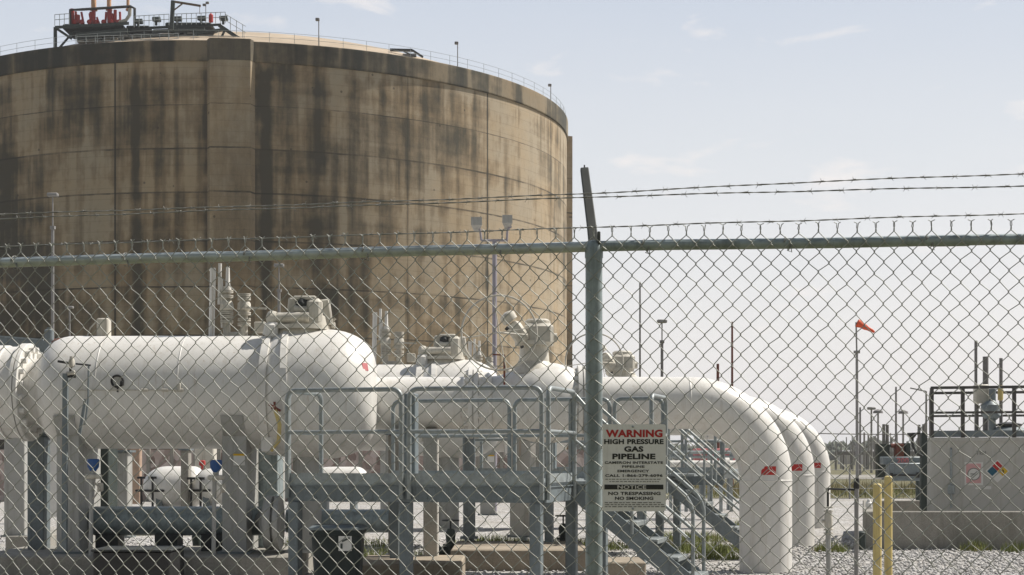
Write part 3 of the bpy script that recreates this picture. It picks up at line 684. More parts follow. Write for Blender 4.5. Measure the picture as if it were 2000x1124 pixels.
# drain valve with T handle on stand, left front
dvl = thing('drain_valve_stand', 'rusty T-handled valve on a thin steel stand in front of the white vessel', 'valve', P(140, 1080, 22.2))
m_ = MB(); yy = 22.2; m_.bar(P(128, 730, yy), P(126, 1078, yy), .07, .07); m_.bar(P(167, 780, yy+.05), P(155, 850, yy+.05), .04, .04); m_.tube([P(173, 712, yy), P(172, 785, yy), P(166, 830, yy)], .014, 6); m_.build('stand', M['bgrey'], dvl)
m_ = MB(); m_.tube([P(113, 706, yy), P(136, 710, yy)], .018, 8); m_.tube([P(148, 711, yy), P(177, 714, yy)], .013, 8); m_.tube([P(138, 708, yy), P(138, 738, yy)], .022, 8); m_.tube([P(126, 735, yy), P(148, 736, yy)], .02, 8); m_.build('handle', M['black'], dvl)
m_ = MB(); m_.rev(P(140, 702, yy)+Vector((0, 0, -.12)), (0, 0, 1), [(0, .03), (.02, .045), (.1, .045), (.13, .03), (.16, .03)], 12); m_.tube([P(130, 731, yy), P(146, 728, yy)], .035, 8); m_.build('valve_body', M['cream'], dvl)

# large ball-valve body with gear operator
YB = 23.3; ZBv = 2.76
v2 = thing('ball_valve', 'huge round white ball valve body joined to the near vessel, gear operator on top', 'valve', (XX(630, YB), YB, .35), 'large ball valves at the vessel ends')
xa, xb = XX(527, YB), XX(733, YB); Rb = .985
prof = [(xa-.05, .86), (xa-.03, .93), (xa+.08, .935), (xa+.085, .90), (xa+.16, .945), (xa+.35, Rb), (XX(640, YB), Rb)]
x_s = XX(640, YB); ln = xb-x_s
for i in range(1, 13):
    a = PI/2*i/12; prof.append((x_s+ln*math.sin(a), .41+(Rb-.41)*math.cos(a)**.85 if i < 12 else .41))
m_ = MB(); m_.rev((0, YB, ZBv), AX, prof, 72); vb = m_.build('body', M['white'], v2, 40)
m_ = MB(); cu_ = []
for i in range(19): a = math.radians(-20+i*10); cu_.append((XX(578, YB)-.09*math.sin(math.radians(i*10)), YB-(Rb+.012)*math.cos(a), ZBv+(Rb+.012)*math.sin(a)))
for i in range(9):
    p = cu_[i]; q_ = cu_[i+1]; m_.bar(p, q_, .09, .022)
m_.build('rib', M['white'], v2)
m_ = MB(); cx = XX(592, YB); top = ZBv+Rb
m_.rev((cx-.05, YB, top-.25), (0, 0, 1), [(0, .50), (.18, .42), (.24, .38), (.24, .46), (.30, .46), (.30, .30), (.36, .28)], 36); m_.build('bonnet', M['cream'], v2)
gear = MB(); yy = YB-.25
gear.tube([P(538, 622, yy), P(604, 620, yy)], .085, 14); gear.rev(P(540, 622, yy), (-1, 0, 0), [(0, .10), (.08, .12), (.12, .10), (.15, .05)], 14); gear.tube([P(541, 612, yy), P(541, 640, yy)], .05, 10)
gear.box(P(617, 612, YB), (.24, .5, .40), bev=.05); gear.bar(P(613, 640, YB-.1), P(607, 585, YB-.1), .3, .13, bev=.03); gear.bar(P(634, 636, YB-.05), P(627, 586, YB-.05), .26, .09, bev=.03)
gear.bar(P(575, 612, YB-.1), P(578, 583, YB-.1), .22, .10, bev=.03); gear.bar(P(575, 583, YB-.1), P(618, 583, YB-.1), .22, .06, bev=.02); gear.tube([P(575, 604, YB-.2), P(600, 606, YB-.2)], .06, 12)
gear.rev(P(612, 645, YB-.05), (0, 0, 1), [(0, .24), (.2, .2), (.24, .14)], 16)
gear.tube([P(640, 632, YB), P(650, 628, YB), P(655, 622, YB)], .02, 8); gear.rev(P(648, 636, YB), (1, 0, 0), [(0, .05), (.05, .05)], 10)
gear.build('gear_operator', M['cream'], v2)
m_ = MB(); m_.rev(P(589, 594, YB-.16), (0, -1, 0), [(0, .1), (.05, .085), (.09, .03)], 14); m_.tube([P(583, 600, YB-.2), P(596, 586, YB-.2)], .03, 8); m_.build('indicator', M['dark'], v2)
m_ = MB(); m_.box(P(531, 647, YB-.3), (.20, .2, .26), bev=.05); m_.tube([P(519, 655, YB-.35), P(524, 632, YB-.35)], .05, 10); m_.tube([P(519, 636, YB-.35), P(542, 634, YB-.35)], .03, 8); m_.build('limit_switch', M['white'], v2)
m_ = MB(); m_.box(P(508, 640, YB+.2), (.17, .1, .17), bev=.01); m_.build('terminal_box', M['cream'], v2)
m_ = MB()
pp = P(714, 717, YB-.32); m_.box(pp+Vector((.0, -.1, 0)), (.008, .12, .1)); Rm = Matrix.Rotation(math.radians(-38), 3, 'Z')
m_ = MB(); m_.box(P(713, 717, YB-.62), (.11, .012, .115), R=Matrix.Rotation(math.radians(50), 3, 'Z') @ Matrix.Rotation(math.radians(-12), 3, 'X')); m_.build('red_marker', M['pinkred'], v2)
m_ = MB(); yy = YB-Rb-.05
m_.tube([P(537, 797, yy), P(536, 785, yy)], .018, 8); m_.rev(P(535, 797, yy), (0, -1, 0), [(0, .04), (.04, .04), (.06, .02)], 10); m_.tube([P(525, 790, yy), P(548, 803, yy)], .018, 8); m_.build('bleed_valve', M['rust'], v2)
m_ = MB(); m_.tube([P(537, 800, yy), P(546, 830, yy), P(544, 862, yy+.1), P(530, 880, yy+.2)], .03, 8); m_.build('hose', M['yellow'], v2)
m_ = MB(); m_.tube([(XX(600, YB), YB, ZBv-.8), (XX(600, YB), YB, .35)], .22, 20); m_.box((XX(600, YB), YB, .37), (.6, .6, .04)); m_.build('support_leg', M['pgrey'], v2)

# near gas pipe with elbow
YP = 24.0; ZP = 2.65; RP = .41; XE = 3.99; RE = 1.2
gp = thing('gas_pipe', 'thick white gas pipe nearest the fence, bending down into the gravel left of the others', 'gas pipe', (XE, YP, 0), 'white goose-neck gas pipes')
pts = [(XX(1130, YP), YP, ZP), (XE-RE, YP, ZP)]
for i in range(1, 25): a = PI/2*i/24; pts.append((XE-RE+RE*math.sin(a), YP, ZP-RE*(1-math.cos(a))))
pts += [(XE, YP, .6), (XE, YP, -.4)]
m_ = MB(); m_.tube(pts, RP, 64); m_.build('pipe', M['white'], gp, 60)
for d, ax, o in ((XE-RE-.02, (1, 0, 0), (0, YP, ZP)), (ZP-RE-.02, (0, 0, 1), (XE, YP, 0))):
    m_ = MB(); m_.rev(o, ax, [(d-.018, RP-.003), (d-.007, RP+.005), (d+.007, RP+.005), (d+.018, RP-.003)], 64); m_.build('weld_seam', M['white'], gp, None)
m_ = MB(); m_.flange((0, YP, ZP), AX, XX(1137, YP), .59, .16, 20, .042, .06, 56); m_.rev((0, YP, ZP), AX, [(XX(1144, YP), .50), (XX(1156, YP), RP)], 56); m_.build('flange', M['white'], gp)
# curved logo decal: wraps the vertical leg
def wrap(parent, cen, R_, name, mat, a0, a1, z0, z1, poly=None, push=.004):
    m_ = MB(); n_ = 12; vs = []
    if poly is None: poly = [(0, 0), (1, 0), (1, 1), (0, 1)]; 
    # grid-sampled polygon columns
    import itertools
    for (x_, z_) in poly:
        a = math.radians(a0+(a1-a0)*x_); vs.append((cen[0]+(R_+push)*math.sin(a), cen[1]-(R_+push)*math.cos(a), z0+(z1-z0)*z_))
    m_.add(vs, [tuple(range(len(vs)))]); return m_
def decal(parent, cx, cy, tilt):
    m_ = MB(); n_ = 10; a0, a1 = -13+tilt, 19+tilt; zc0, zc1 = ZZ(927.5, YP), ZZ(911, YP); vs = []; fs = []
    for i in range(n_+1):
        a = math.radians(a0+(a1-a0)*i/n_)
        for z in (zc0, zc1): vs.append((cx+(RP+.003)*math.sin(a), cy-(RP+.003)*math.cos(a), z))
    for i in range(n_): fs.append((2*i, 2*i+2, 2*i+3, 2*i+1))
    m_.add(vs, fs); lg = m_.build('logo', M['redlogo'], parent)
    m_ = MB()
    def c(u, v): a = math.radians(a0+(a1-a0)*u); return (cx+(RP+.006)*math.sin(a), cy-(RP+.006)*math.cos(a), zc0+(zc1-zc0)*v)
    strips = [[(.30, .05), (.42, .22), (.55, .40), (.68, .55)], [(.62, .98), (.70, .80), (.74, .62), (.84, .45), (1.0, .28)]]
    for st in strips:
        vs = []
        for u, v in st: vs += [c(u, v-.045), c(u, v+.045)]
        m_.add(vs, [(2*i, 2*i+2, 2*i+3, 2*i+1) for i in range(len(st)-1)])
    m_.build('logo_stroke', M['decalwhite'], lg)
decal(gp, XE, YP, -6)
gp2 = dup(gp, (5.73-XE, 31-YP, 0), 'white goose-neck gas pipe in the middle of the three bends')
gp3 = dup(gp, (7.72-XE, 39-YP, 0), 'white goose-neck gas pipe farthest back, rightmost of the three bends')

# spool pipe between ball valve and second valve
spl = thing('pipe_spool', 'straight white flanged pipe between the near ball valve and the wheel-operated valve', 'pipe', (XX(850, YP), YP, 2.2), 'straight white pipes between the valves')
m_ = MB(); m_.rev((0, YP, ZP), AX, [(XX(720, YP), RP), (XX(975, YP), RP)], 56); m_.build('pipe', M['white'], spl)
m_ = MB(); m_.flange((0, YP, ZP), AX, XX(925, YP), .56, .16, 20, .04, .06, 56); m_.rev((0, YP, ZP), AX, [(XX(905, YP), RP), (XX(915, YP), .48)], 56); m_.rev((0, YP, ZP), AX, [(XX(936, YP), .50), (XX(955, YP), .49), (XX(962, YP), RP)], 56)
m_.build('flange', M['white'], spl)
m_ = MB(); m_.box((XX(843, YP), YP-.1, (ZP-RP+.35)/2), (.2, .5, ZP-RP-.35)); m_.build('support_post', M['conccol'], spl)
m_ = MB(); m_.tube([(XX(1018, 23.4), 23.4, ZZ(740, 23.4)), (XX(1018, 23.4), 23.4, ZZ(860, 23.4))], .012, 6)
# second valve: tapered body
v3 = thing('wheel_valve', 'white tapered pipeline valve with a thin large handwheel, just left of the fence post', 'valve', (XX(1060, YP), YP, 2), 'handwheel valves on the pipes')
m_ = MB(); m_.rev((0, YP, ZP), AX, [(XX(962, YP), .42), (XX(975, YP), .43), (XX(1035, YP), .60), (XX(1045, YP), .625), (XX(1085, YP), .625), (XX(1112, YP), .57), (XX(1128, YP), .50)], 60); m_.build('body', M['white'], v3)
m_ = MB(); ctop = ZP+.55; cx = XX(1043, YP)
m_.rev((cx, YP, ctop-.1), (0, 0, 1), [(0, .40), (.14, .30), (.2, .24), (.45, .22), (.45, .30), (.52, .30), (.52, .25)], 32); m_.build('neck', M['cream'], v3)
m_ = MB(); m_.box(P(1052, 655, YP), (.46, .5, .34), bev=.05); m_.rev(P(1050, 634, YP), (0, 0, 1), [(0, .2), (.05, .2), (.08, .16)], 20); m_.bar(P(1025, 668, YP-.2), P(998, 632, YP-.25), .24, .22, bev=.05)
m_.rev(P(998, 628, YP-.25), Vector((-.5, 0, .7)), [(0, .12), (.1, .13), (.14, .10), (.17, 0)], 16); m_.tube([P(1066, 660, YP-.1), P(1088, 660, YP-.1)], .07, 12); m_.tube([P(1076, 650, YP), P(1078, 665, YP)], .04, 8); m_.build('gearbox', M['cream'], v3)
m_ = MB(); wc = P(975, 650, YP-.55); m_.tube([wc+Vector((math.cos(a), .12*math.sin(a), math.sin(a)))*.58 for a in [2*PI*i/48 for i in range(48)]], .015, 8, closed=True)
for a in (.15, 1.72, 3.3, 4.9): m_.tube([wc, wc+Vector((math.cos(a), .12*math.sin(a), math.sin(a)))*.58], .008, 6)
m_.tube([wc, P(1030, 655, YP-.3)], .016, 8); m_.build('handwheel', M['cream'], v3)
m_ = MB(); m_.tube([P(988, 640, YP-.4), P(993, 644, YP-.4)], .035, 8); m_.tube([P(1019, 676, YP-.4), P(1021, 680, YP-.4)], .03, 8); m_.build('plug', M['black'], v3)
m_ = MB(); m_.bar(P(985, 694, YP-.5), P(985, 752, YP-.5), .03, .03); m_.bar(P(962, 693, YP-.5), P(986, 694, YP-.5), .02, .02); m_.build('bracket', M['rust'], v3)
# relief valve set
YC = 23.5
rs = thing('relief_valve_set', 'cluster of cream relief valves and upright vent pipes behind the near white vessel', 'relief valves', (XX(440, YC), YC, 3.6), 'relief valve clusters')
m_ = MB(); m_.tube([P(413, 660, YC), P(416, 524, YC)], .045, 12); m_.tube([P(418, 530, YC), P(410, 526, YC)], .03, 8); m_.tube([P(428, 595, YC), P(430, 515, YC)], .026, 10); m_.tube([P(434, 640, YC), P(433, 545, YC)], .02, 8)
m_.rev(P(445, 573, YC), (0, 0, 1), [(0, .05), (.08, .055), (.12, .035), (.38, .028), (.41, .03)], 12); m_.build('vent_pipe', M['white'], rs)
def vstack(m_, x, ys, ytop, ybot):
    for y in ys: m_.rev(P(x, y, YC), (0, 0, 1), [(-.022, .10), (-.004, .10), (-.004, .07), (.004, .07), (.004, .10), (.022, .10)], 18)
    m_.tube([P(x, ytop, YC), P(x, ybot, YC)], .055, 14)
for nm, x, ys, yt, yb in (('relief_valve', 443, (570, 580, 612, 620, 629), 572, 665), ('relief_valve', 477, (577, 584, 613, 625, 634), 578, 665)):
    m_ = MB(); vstack(m_, x, ys, yt, yb); m_.rev(P(x, 610, YC), (0, 0, 1), [(0, .07), (.05, .105), (.13, .10), (.2, .055)], 16)
    if x == 477: m_.bar(P(482, 601, YC-.1), P(520, 603, YC-.1), .03, .03)
    else: m_.tube([P(432, 600, YC), P(443, 607, YC)], .05, 10); m_.tube([P(440, 560, YC), P(436, 575, YC)], .03, 8)
    m_.build(nm, M['cream'], rs)
m_ = MB(); m_.tube([P(443, 655, YC), P(477, 655, YC)], .05, 10); m_.rev(P(434, 596, YC-.1), (0, -1, 0), [(0, .02), (.02, .02)], 8); m_.build('header', M['cream'], rs)
lab = {'v1': ('white horizontal pressure vessel of the middle line, mostly hidden behind the near valve', 'white horizontal pressure vessel of the farthest line, hidden behind the other two'),
       'v2': ('round white ball valve of the middle line, seen above the spool pipe', 'round white ball valve of the farthest line, behind the wheel-operated valve'),
       'spl': ('straight white flanged pipe of the middle line, behind the near one', 'straight white flanged pipe of the farthest line'),
       'v3': ('handwheel valve of the middle line, behind the fence post', 'handwheel valve of the farthest line, seen just right of the fence post'),
       'rs': ('cluster of cream relief valves and vent pipes standing above the middle vessel', 'cluster of relief valves and vent pipes of the farthest line')}
for o, k in ((v1, 'v1'), (v2, 'v2'), (spl, 'spl'), (v3, 'v3'), (rs, 'rs')):
    dup(o, OFF2, lab[k][0]); dup(o, OFF3 if k != 'v3' else (2.55, 15.0, 0), lab[k][1])

# ------------------------------------------------------------ pads
def pad(name, x0, x1, ytf, Yf, Yb, label, mat='concpad', cat='concrete slab'):
    zt = ZZ(ytf, Yf); a, b = XX(x0, Yf), XX(x1, Yf); m_ = MB(); m_.box(((a+b)/2, (Yf+Yb)/2, zt/2-.05), (b-a, Yb-Yf, zt+.1), bev=.02)
    return tag(m_.build(name, M[mat]), label, cat, 'concrete foundation slabs')
pad('foundation_slab', -60, 575, 1087, 22.2, 24.8, 'long concrete foundation slab under the columns of the near white vessel', 'conc')
pad('foundation_slab', 690, 900, 1103, 20.6, 22.6, 'low tan concrete slab beside the green bin')
pad('foundation_slab', 880, 1150, 1074, 24.1, 26.6, 'low tan concrete slab under the grey pipe supports, left of the fence post')
pad('foundation_slab', 1170, 1262, 1098, 21.5, 22.6, 'small tan concrete slab at the foot of the stairs right of the fence post')
pad('foundation_slab', 10, 85, 1047, 27.5, 30, 'small concrete slab behind the left vessel support', 'conc')

# supports
def support(x0, x1, yt, yb, Y, label, mat, plate=True, dd=.35):
    t = thing('pipe_support', label, 'pipe support', (XX((x0+x1)/2, Y), Y, ZZ(yb, Y)), 'columns carrying the pipes')
    w = (x1-x0)/F*Y; xc = XX((x0+x1)/2, Y); zt, zb = ZZ(yt, Y), ZZ(yb, Y)
    m_ = MB(); m_.box((xc, Y, (zt+zb)/2), (w, dd, zt-zb), bev=.012); m_.build('column', M[mat], t)
    if plate:
        m_ = MB(); m_.box((xc, Y, zt+.02), (w+.1, dd+.1, .04)); m_.build('cap_plate', M['bgrey'], t)
        m_ = MB(); m_.box((xc, Y, zb+.015), (w+.1, dd+.1, .03)); m_.build('base_plate', M['bgrey'], t)
support(14, 54, 850, 1048, 27.8, 'dark grey column at the left edge under the flanged vessel end', 'pgrey')
support(60, 92, 852, 1080, 24.0, 'narrow bolted steel column between the left edge and the first vessel column', 'bgrey')
support(222, 254, 884, 1050, 27.2, 'grey-green column behind the vessel, right of the first blue instrument', 'pgrey')
support(760, 800, 850, 1086, 23.8, 'wide dark column under the spool pipe behind the front platform', 'conc')
support(828, 856, 850, 1091, 22.5, 'pale sunlit concrete column under the spool pipe', 'conccol')
support(905, 928, 850, 1052, 26.5, 'thin dark column seen behind the platform, left of the widest grey one', 'bgrey')
support(996, 1036, 850, 1049, 26.4, 'wide grey column under the wheel-operated valve', 'pgrey')
support(356, 371, 880, 1010, 38, 'thin grey-brown column behind the vessel in front of the low white vessels', 'conc')

support(166, 221, 850, 1060, 25.6, 'broad dark green filler block between the first vessel column and the blue instrument', 'dgreen', False, .6)  # dark block added to fill the dark gap behind the columns
support(490, 548, 866, 1084, 24.6, 'broad grey-green filler block under the joint of vessel and ball valve', 'post', False, .6)  # second block added to fill a dark gap
# lower grey pipe with flanged end
lp = thing('drain_pipe', 'grey horizontal drain pipe low under the near white vessel', 'pipe', (XX(310, 23.6), 23.6, .4))
yy = 23.6; zc = ZZ(1018, yy); m_ = MB(); m_.rev((0, yy, zc), AX, [(XX(178, yy), .19), (XX(186, yy), .225), (XX(530, yy), .225)], 32); m_.rev((0, yy, zc), AX, [(XX(560, yy), .18), (XX(760, yy), .18)], 24); m_.build('pipe', M['post'], lp)
m_ = MB(); m_.rev((0, 22.9, zc), AX, [(XX(533, yy), .38), (XX(537, yy), .41), (XX(548, yy), .41), (XX(549, yy), .33), (XX(552, yy), .33), (XX(553, yy), .41), (XX(562, yy), .41)], 40); m_.tube([(XX(520, yy), yy, zc), (XX(545, yy), 22.9, zc)], .2, 16); m_.build('flange', M['pgrey'], lp)
for x in (215, 330, 420): m_ = MB(); m_.box((XX(x, yy), yy, (zc-.2+.36)/2), (.35, .4, zc-.2-.36+.02)); m_.build('cradle', M['dark'], lp)
m_ = MB(); m_.rev((XX(262, 22.6), 22.6, 0), (0, 0, 1), [(.3, .0), (.3, .0)], 4)
db = thing('dark_box', 'black steel box sitting low in front of the foundation slab', 'box', P(262, 1124, 20.9))
m_ = MB(); m_.box((XX(265, 21.2), 21.4, .25), ((340-190)/F*21.2, .9, .50), bev=.02); m_.build('body', M['black'], db)
m_ = MB(); m_.box((XX(265, 21.2), 21.4, .515), ((340-190)/F*21.2+.04, .94, .03), bev=.01); m_.build('lid', M['dark'], db)

# blue instruments
def instr(x, ytop, label):
    Y = 22.35; t = thing('instrument_stand', label, 'instrument', P(x, 1085, Y), 'blue transmitters on stands')
    m_ = MB(); m_.rev(P(x, ytop+26, Y), (0, 0, 1), [(0, .03), (.03, .05), (.08, .085), (.17, .09), (.195, .085), (.20, 0)], 20); m_.build('transmitter', M['blue'], t)
    m_ = MB(); m_.tube([P(x-3, ytop+38, Y), P(x-5, 1092, Y)], .032, 10); m_.tube([P(x, ytop+24, Y), P(x-2, ytop+42, Y)], .045, 10); m_.build('post', M['pgrey'], t)
    m_ = MB(); m_.box(P(x, ytop+34, Y-.03), (.24, .1, .07), bev=.02); m_.tube([P(x+2, ytop+45, Y-.05), P(x+13, ytop+58, Y-.05), P(x+4, ytop+72, Y-.05), P(x-2, ytop+80, Y)], .012, 6); m_.box(P(x+14, ytop+55, Y), (.08, .07, .13), bev=.015); m_.build('manifold', M['cream'], t)
instr(182, 897, 'blue capped transmitter on a grey post left of centre under the vessel')
instr(422, 899, 'blue capped transmitter on a grey post beside the second vessel column')

# far small white vessels under/behind
def small_vessel(xc, hw, y0, y1, Y, label):
    t = thing('small_vessel', label, 'pressure vessel', P(xc, y1, Y), 'small white vessels behind the big one')
    r = (y1-y0)/2/F*Y; zc = ZZ((y0+y1)/2, Y); h = hw/F*Y; X = XX(xc, Y)
    m_ = MB(); pr = [(-h*1.0+h*.75*(1-math.cos(PI/2*i/8)), r*math.sin(PI/2*i/8)) for i in range(9)]+[(h*.6, r)]+[(h*.6+h*.4*math.sin(PI/2*i/8), r*math.cos(PI/2*i/8)) for i in range(1, 9)]
    m_.rev((X, Y, zc), AX, pr, 36); m_.build('shell', M['white'], t, 60)
    for s_ in (-.4, .5): m_ = MB(); m_.box((X+s_*h, Y, (zc-r*.5)/2), (.15, r*1.5, zc-r*.5)); m_.build('saddle', M['bgrey'], t)
    m_ = MB(); m_.tube([(X-h*1.15, Y-r*.6, zc-.1), (X-h*.2, Y-r-.03, zc-.1)], .03, 6)
    for k in (-.9, -.55): m_.tube([(X+h*k, Y-r-.03, zc-r*1.2), (X+h*k, Y-r-.03, zc+r*.5)], .03, 6); m_.tube([(X+h*k-.1, Y-r-.03, zc+r*.45), (X+h*k+.1, Y-r-.03, zc+r*.45)], .03, 6)
    m_.build('trim_piping', M['black'], t)
small_vessel(342, 62, 911, 990, 39.0, 'small white vessel with tapered nose below the big vessel, left of the pair')
small_vessel(428, 52, 915, 985, 38.2, 'small white vessel half hidden by the second column, the right one of the pair')
small_vessel(660, 62, 912, 972, 41, 'small white vessel seen through the front platform railing')
small_vessel(1395, 60, 903, 935, 52, 'small white vessel seen behind the stairs right of the sign')
m_ = MB(); m_.box(P(402, 905, 44), (.55, .5, 1.1), bev=.03); ob = m_.build('cabinet', M['cream']); tag(ob, 'cream cabinet standing beyond the small white vessels', 'cabinet')
m_ = MB(); m_.box(P(395, 905, 38.4), (.14, .14, .14), bev=.02); m_.tube([P(395, 910, 38.4), P(395, 918, 38.4)], .03, 8); tag(m_.build('red_valve_cap', M['red']), 'small red cap on top of the small white vessel', 'cap')

# background low wall
bw = thing('block_wall', 'low pinkish stone block wall in the background below the vessels', 'wall', (0, 62, 0))
m_ = MB(); a, b = XX(-40, 62), XX(1150, 62); m_.box(((a+b)/2, 62, 1.0), (b-a, .5, 2.2)); m_.build('wall', M['block'], bw)
for x in range(60, 1150, 46): m_ = MB(); m_.box((XX(x, 61.7), 61.7, 1.06), (.14, .12, 2.3)); m_.build('pilaster', M['conc'], bw)
m_ = MB(); m_.box(P(266, 925, 50), (.32, .3, 2.0), bev=.03); tag(m_.build('tan_panel', M['tanpanel']), 'faded tan orange panel standing behind the vessel', 'panel')
m_ = MB(); m_.box(P(103, 925, 33), (.32, .1, 1.9), bev=.02); tag(m_.build('white_board', M['decalwhite']), 'narrow white board between the steel columns at the left', 'board')

# ------------------------------------------------------------ access platform + stairs
def platform():
    e1 = Vector((math.cos(math.radians(16)), -math.sin(math.radians(16)), 0)); e2 = Vector((-e1.y, e1.x, 0)); A = Vector((XX(565, 18.6), 18.6, 0))
    zd = 1.5; zr = 2.607; zm = 2.10; Lf = 3.2; Dp = 3.55
    q = lambda s, t, z=0: A+e1*s+e2*t+Vector((0, 0, z)); rz = -math.radians(16)
    t = thing('access_platform', 'galvanised steel access platform with handrails and stairs in front of the near pipe', 'platform', tuple(q(1.6, 1.7, 0)), 'access platforms with stairs')
    m_ = MB(); c = q(Lf/2, Dp/2, zd-.02); m_.box(c, (Lf, Dp, .04), rz)
    for i in range(22): m_.bar(q(.05+i*Lf/22, .02, zd+.002), q(.05+i*Lf/22, Dp-.02, zd+.002), .008, .01)
    c = q(Lf+.3, 1.75, zd-.02); m_.box(c, (.6, .85, .04), rz); m_.build('deck', M['galv'], t)
    m_ = MB()
    for a, b in ((q(0, 0), q(Lf, 0)), (q(0, Dp), q(Lf+.8, Dp)), (q(0, 0), q(0, Dp)), (q(Lf, 0), q(Lf, 1.3))):
        d = (b-a).normalized()
        m_.bar(a+Vector((0, 0, zd-.14))+d*.004, b+Vector((0, 0, zd-.14))-d*.004, .05, .19)
        m_.bar(a+Vector((0, 0, zd-.05))+d*.003, b+Vector((0, 0, zd-.05))-d*.003, .085, .012)
    for i in range(1, 9):
        for zz_ in (zd-.19, zd-.10): m_.rev(q(i*Lf/9, -.026, zz_), -e2, [(0, .014), (.012, .014)], 6)
    for s_ in (.3, 1.05, 1.85, 2.6): m_.box(q(s_, -.028, zd-.145), (.09, .008, .15), rz)
    m_.build('edge_beam', M['bgrey'], t)
    for a, b in ((q(0, -.03), q(Lf, -.03)), (q(0, Dp+.03), q(Lf+.8, Dp+.03)), (q(Lf+.03, 0), q(Lf+.03, 1.3))):
        m_ = MB(); m_.bar(a+Vector((0, 0, zd+.05)), b+Vector((0, 0, zd+.05)), .008, .11); m_.build('toe_board', M['galv'], t)
    def panel(a, b, z0=zd-.2, mid=zm, inter=(), top=zr):
        m_ = MB(); d = (b-a).normalized(); rr = .11; up = Vector((0, 0, 1)); pts = [a+up*z0, a+up*(top-rr)]
        for i in range(1, 6): an = PI/2*i/6; pts.append(a+up*(top-rr+rr*math.sin(an))+d*(rr-rr*math.cos(an)))
        pts += [a+up*top+d*rr, b+up*top-d*rr]
        for i in range(1, 6): an = PI/2*i/6; pts.append(b+up*(top-rr+rr*math.cos(an))-d*(rr-rr*math.sin(an)))
        pts += [b+up*(top-rr), b+up*z0]; m_.tube(pts, .029, 12); m_.tube([a+up*mid, b+up*mid], .024, 10)
        for k in inter: m_.tube([a+(b-a)*k+up*z0, a+(b-a)*k+up*top], .023, 10)
        m_.build('railing', M['galv_lite'], t)
    panel(q(0, -.06), q(1.47, -.06)); panel(q(1.57, -.06), q(Lf, -.06))
    panel(q(-.03, .05), q(-.03, 1.05)); panel(q(Lf+.05, .05), q(Lf+.05, 1.33))
    panel(q(0, Dp+.06), q(1.75, Dp+.06)); panel(q(1.83, Dp+.06), q(3.2, Dp+.06)); panel(q(3.27, Dp+.06), q(3.95, Dp+.06)); panel(q(Lf+.8, 2.5), q(Lf+.8, Dp))
    for s_, t_ in ((.08, 0), (1.5, .04), (Lf-.08, 0), (.08, Dp-.05), (Lf-.08, Dp-.05), (Lf-.1, 1.8)):
        m_ = MB(); c = q(s_, t_); m_.box((c.x, c.y, (zd-.24)/2), (.135, .135, zd-.24), rz, bev=.008); m_.box((c.x, c.y, .01), (.25, .25, .02), rz); m_.build('leg', M['bgrey'], t)
    m_ = MB(); c = q(1.52, .16); m_.box((c.x, c.y, (zd+2.56)/2), (.14, .14, 2.56-zd), rz, bev=.01); m_.build('corner_post', M['bgrey'], t)
    # stairs along +e1
    sl = math.tan(math.radians(39.5)); st = MB(); run = zd/sl; t0, t1 = 1.38, 2.12; s0 = Lf+.05
    for tt in (t0, t1): st.bar(q(s0, tt, zd-.12), q(s0+run, tt, -.0+.02-.12+.04), .035, .22)
    stair = st.build('stair_stringers', M['bgrey'], t)
    n_ = 7; 
    for i in range(n_):
        s_ = s0+run*(i+.5)/n_; z = zd-(s_-s0)*sl+.02; m_ = MB(); c = q(s_, (t0+t1)/2, z); m_.box(c, (.25, t1-t0-.04, .03), rz, bev=.004); m_.box(q(s_+.12, (t0+t1)/2, z-.015), (.012, t1-t0-.045, .05), rz); m_.build('tread', M['galv_lite'], stair)
    for tt in (t0-.05, t1+.05):
        m_ = MB(); up = Vector((0, 0, 1)); k = run*.80
        top = lambda s_, h: q(s0+s_, tt, zd-s_*sl+h)
        pts = [q(s0-.05, tt, zd-.1), q(s0-.05, tt, zd+1.0), q(s0+.02, tt, zd+1.07), top(.12, 1.05), top(k-.06, .98), top(k, .93)+up*0, top(k+.03, .85), q(s0+k+.03, tt, zd-k*sl-.1)]
        m_.tube(pts, .024, 12); m_.tube([q(s0-.05, tt, zd+.55), top(.1, .52), top(k, .48)], .02, 10); m_.tube([top(k*.5, -.05), top(k*.5, 1.0)], .022, 10); m_.build('handrail', M['galv_lite'], stair)
    return t
pf = platform()
dup(pf, (1.9, 8.0, 0), 'second galvanised access platform with stairs descending behind the near gas pipe')

# trash bin
tb = thing('trash_bin', 'dark green plastic trash bin with a pale label under the front platform', 'trash bin', P(655, 1124, 18.0)); tb.location.z = 0; origin[tb] = Vector(tb.location)
YT = 18.0; xc = XX(655, YT); zt = ZZ(1036, YT); m_ = MB()
def rr_sec(w, d, z, k=.12):
    out = []
    for sx, sy, a0 in ((1, 1, 0), (-1, 1, 90), (-1, -1, 180), (1, -1, 270)):
        for i in range(5): a = math.radians(a0+i*22.5); out.append((xc+sx*(w/2-k)+k*math.cos(a), YT+.3+sy*(d/2-k)+k*math.sin(a), z))
    return out
secs = [rr_sec(.50, .50, .02), rr_sec(.60, .60, zt-.06), rr_sec(.64, .64, zt-.055), rr_sec(.64, .64, zt-.0)]; n_ = 20
vs = sum(secs, []); fs = [(r_*n_+i, r_*n_+(i+1) % n_, (r_+1)*n_+(i+1) % n_, (r_+1)*n_+i) for r_ in range(3) for i in range(n_)]+[tuple(range(n_-1, -1, -1)), tuple(3*n_+i for i in range(n_))]
m_.add(vs, fs); m_.build('body', M['bin'], tb, 40)
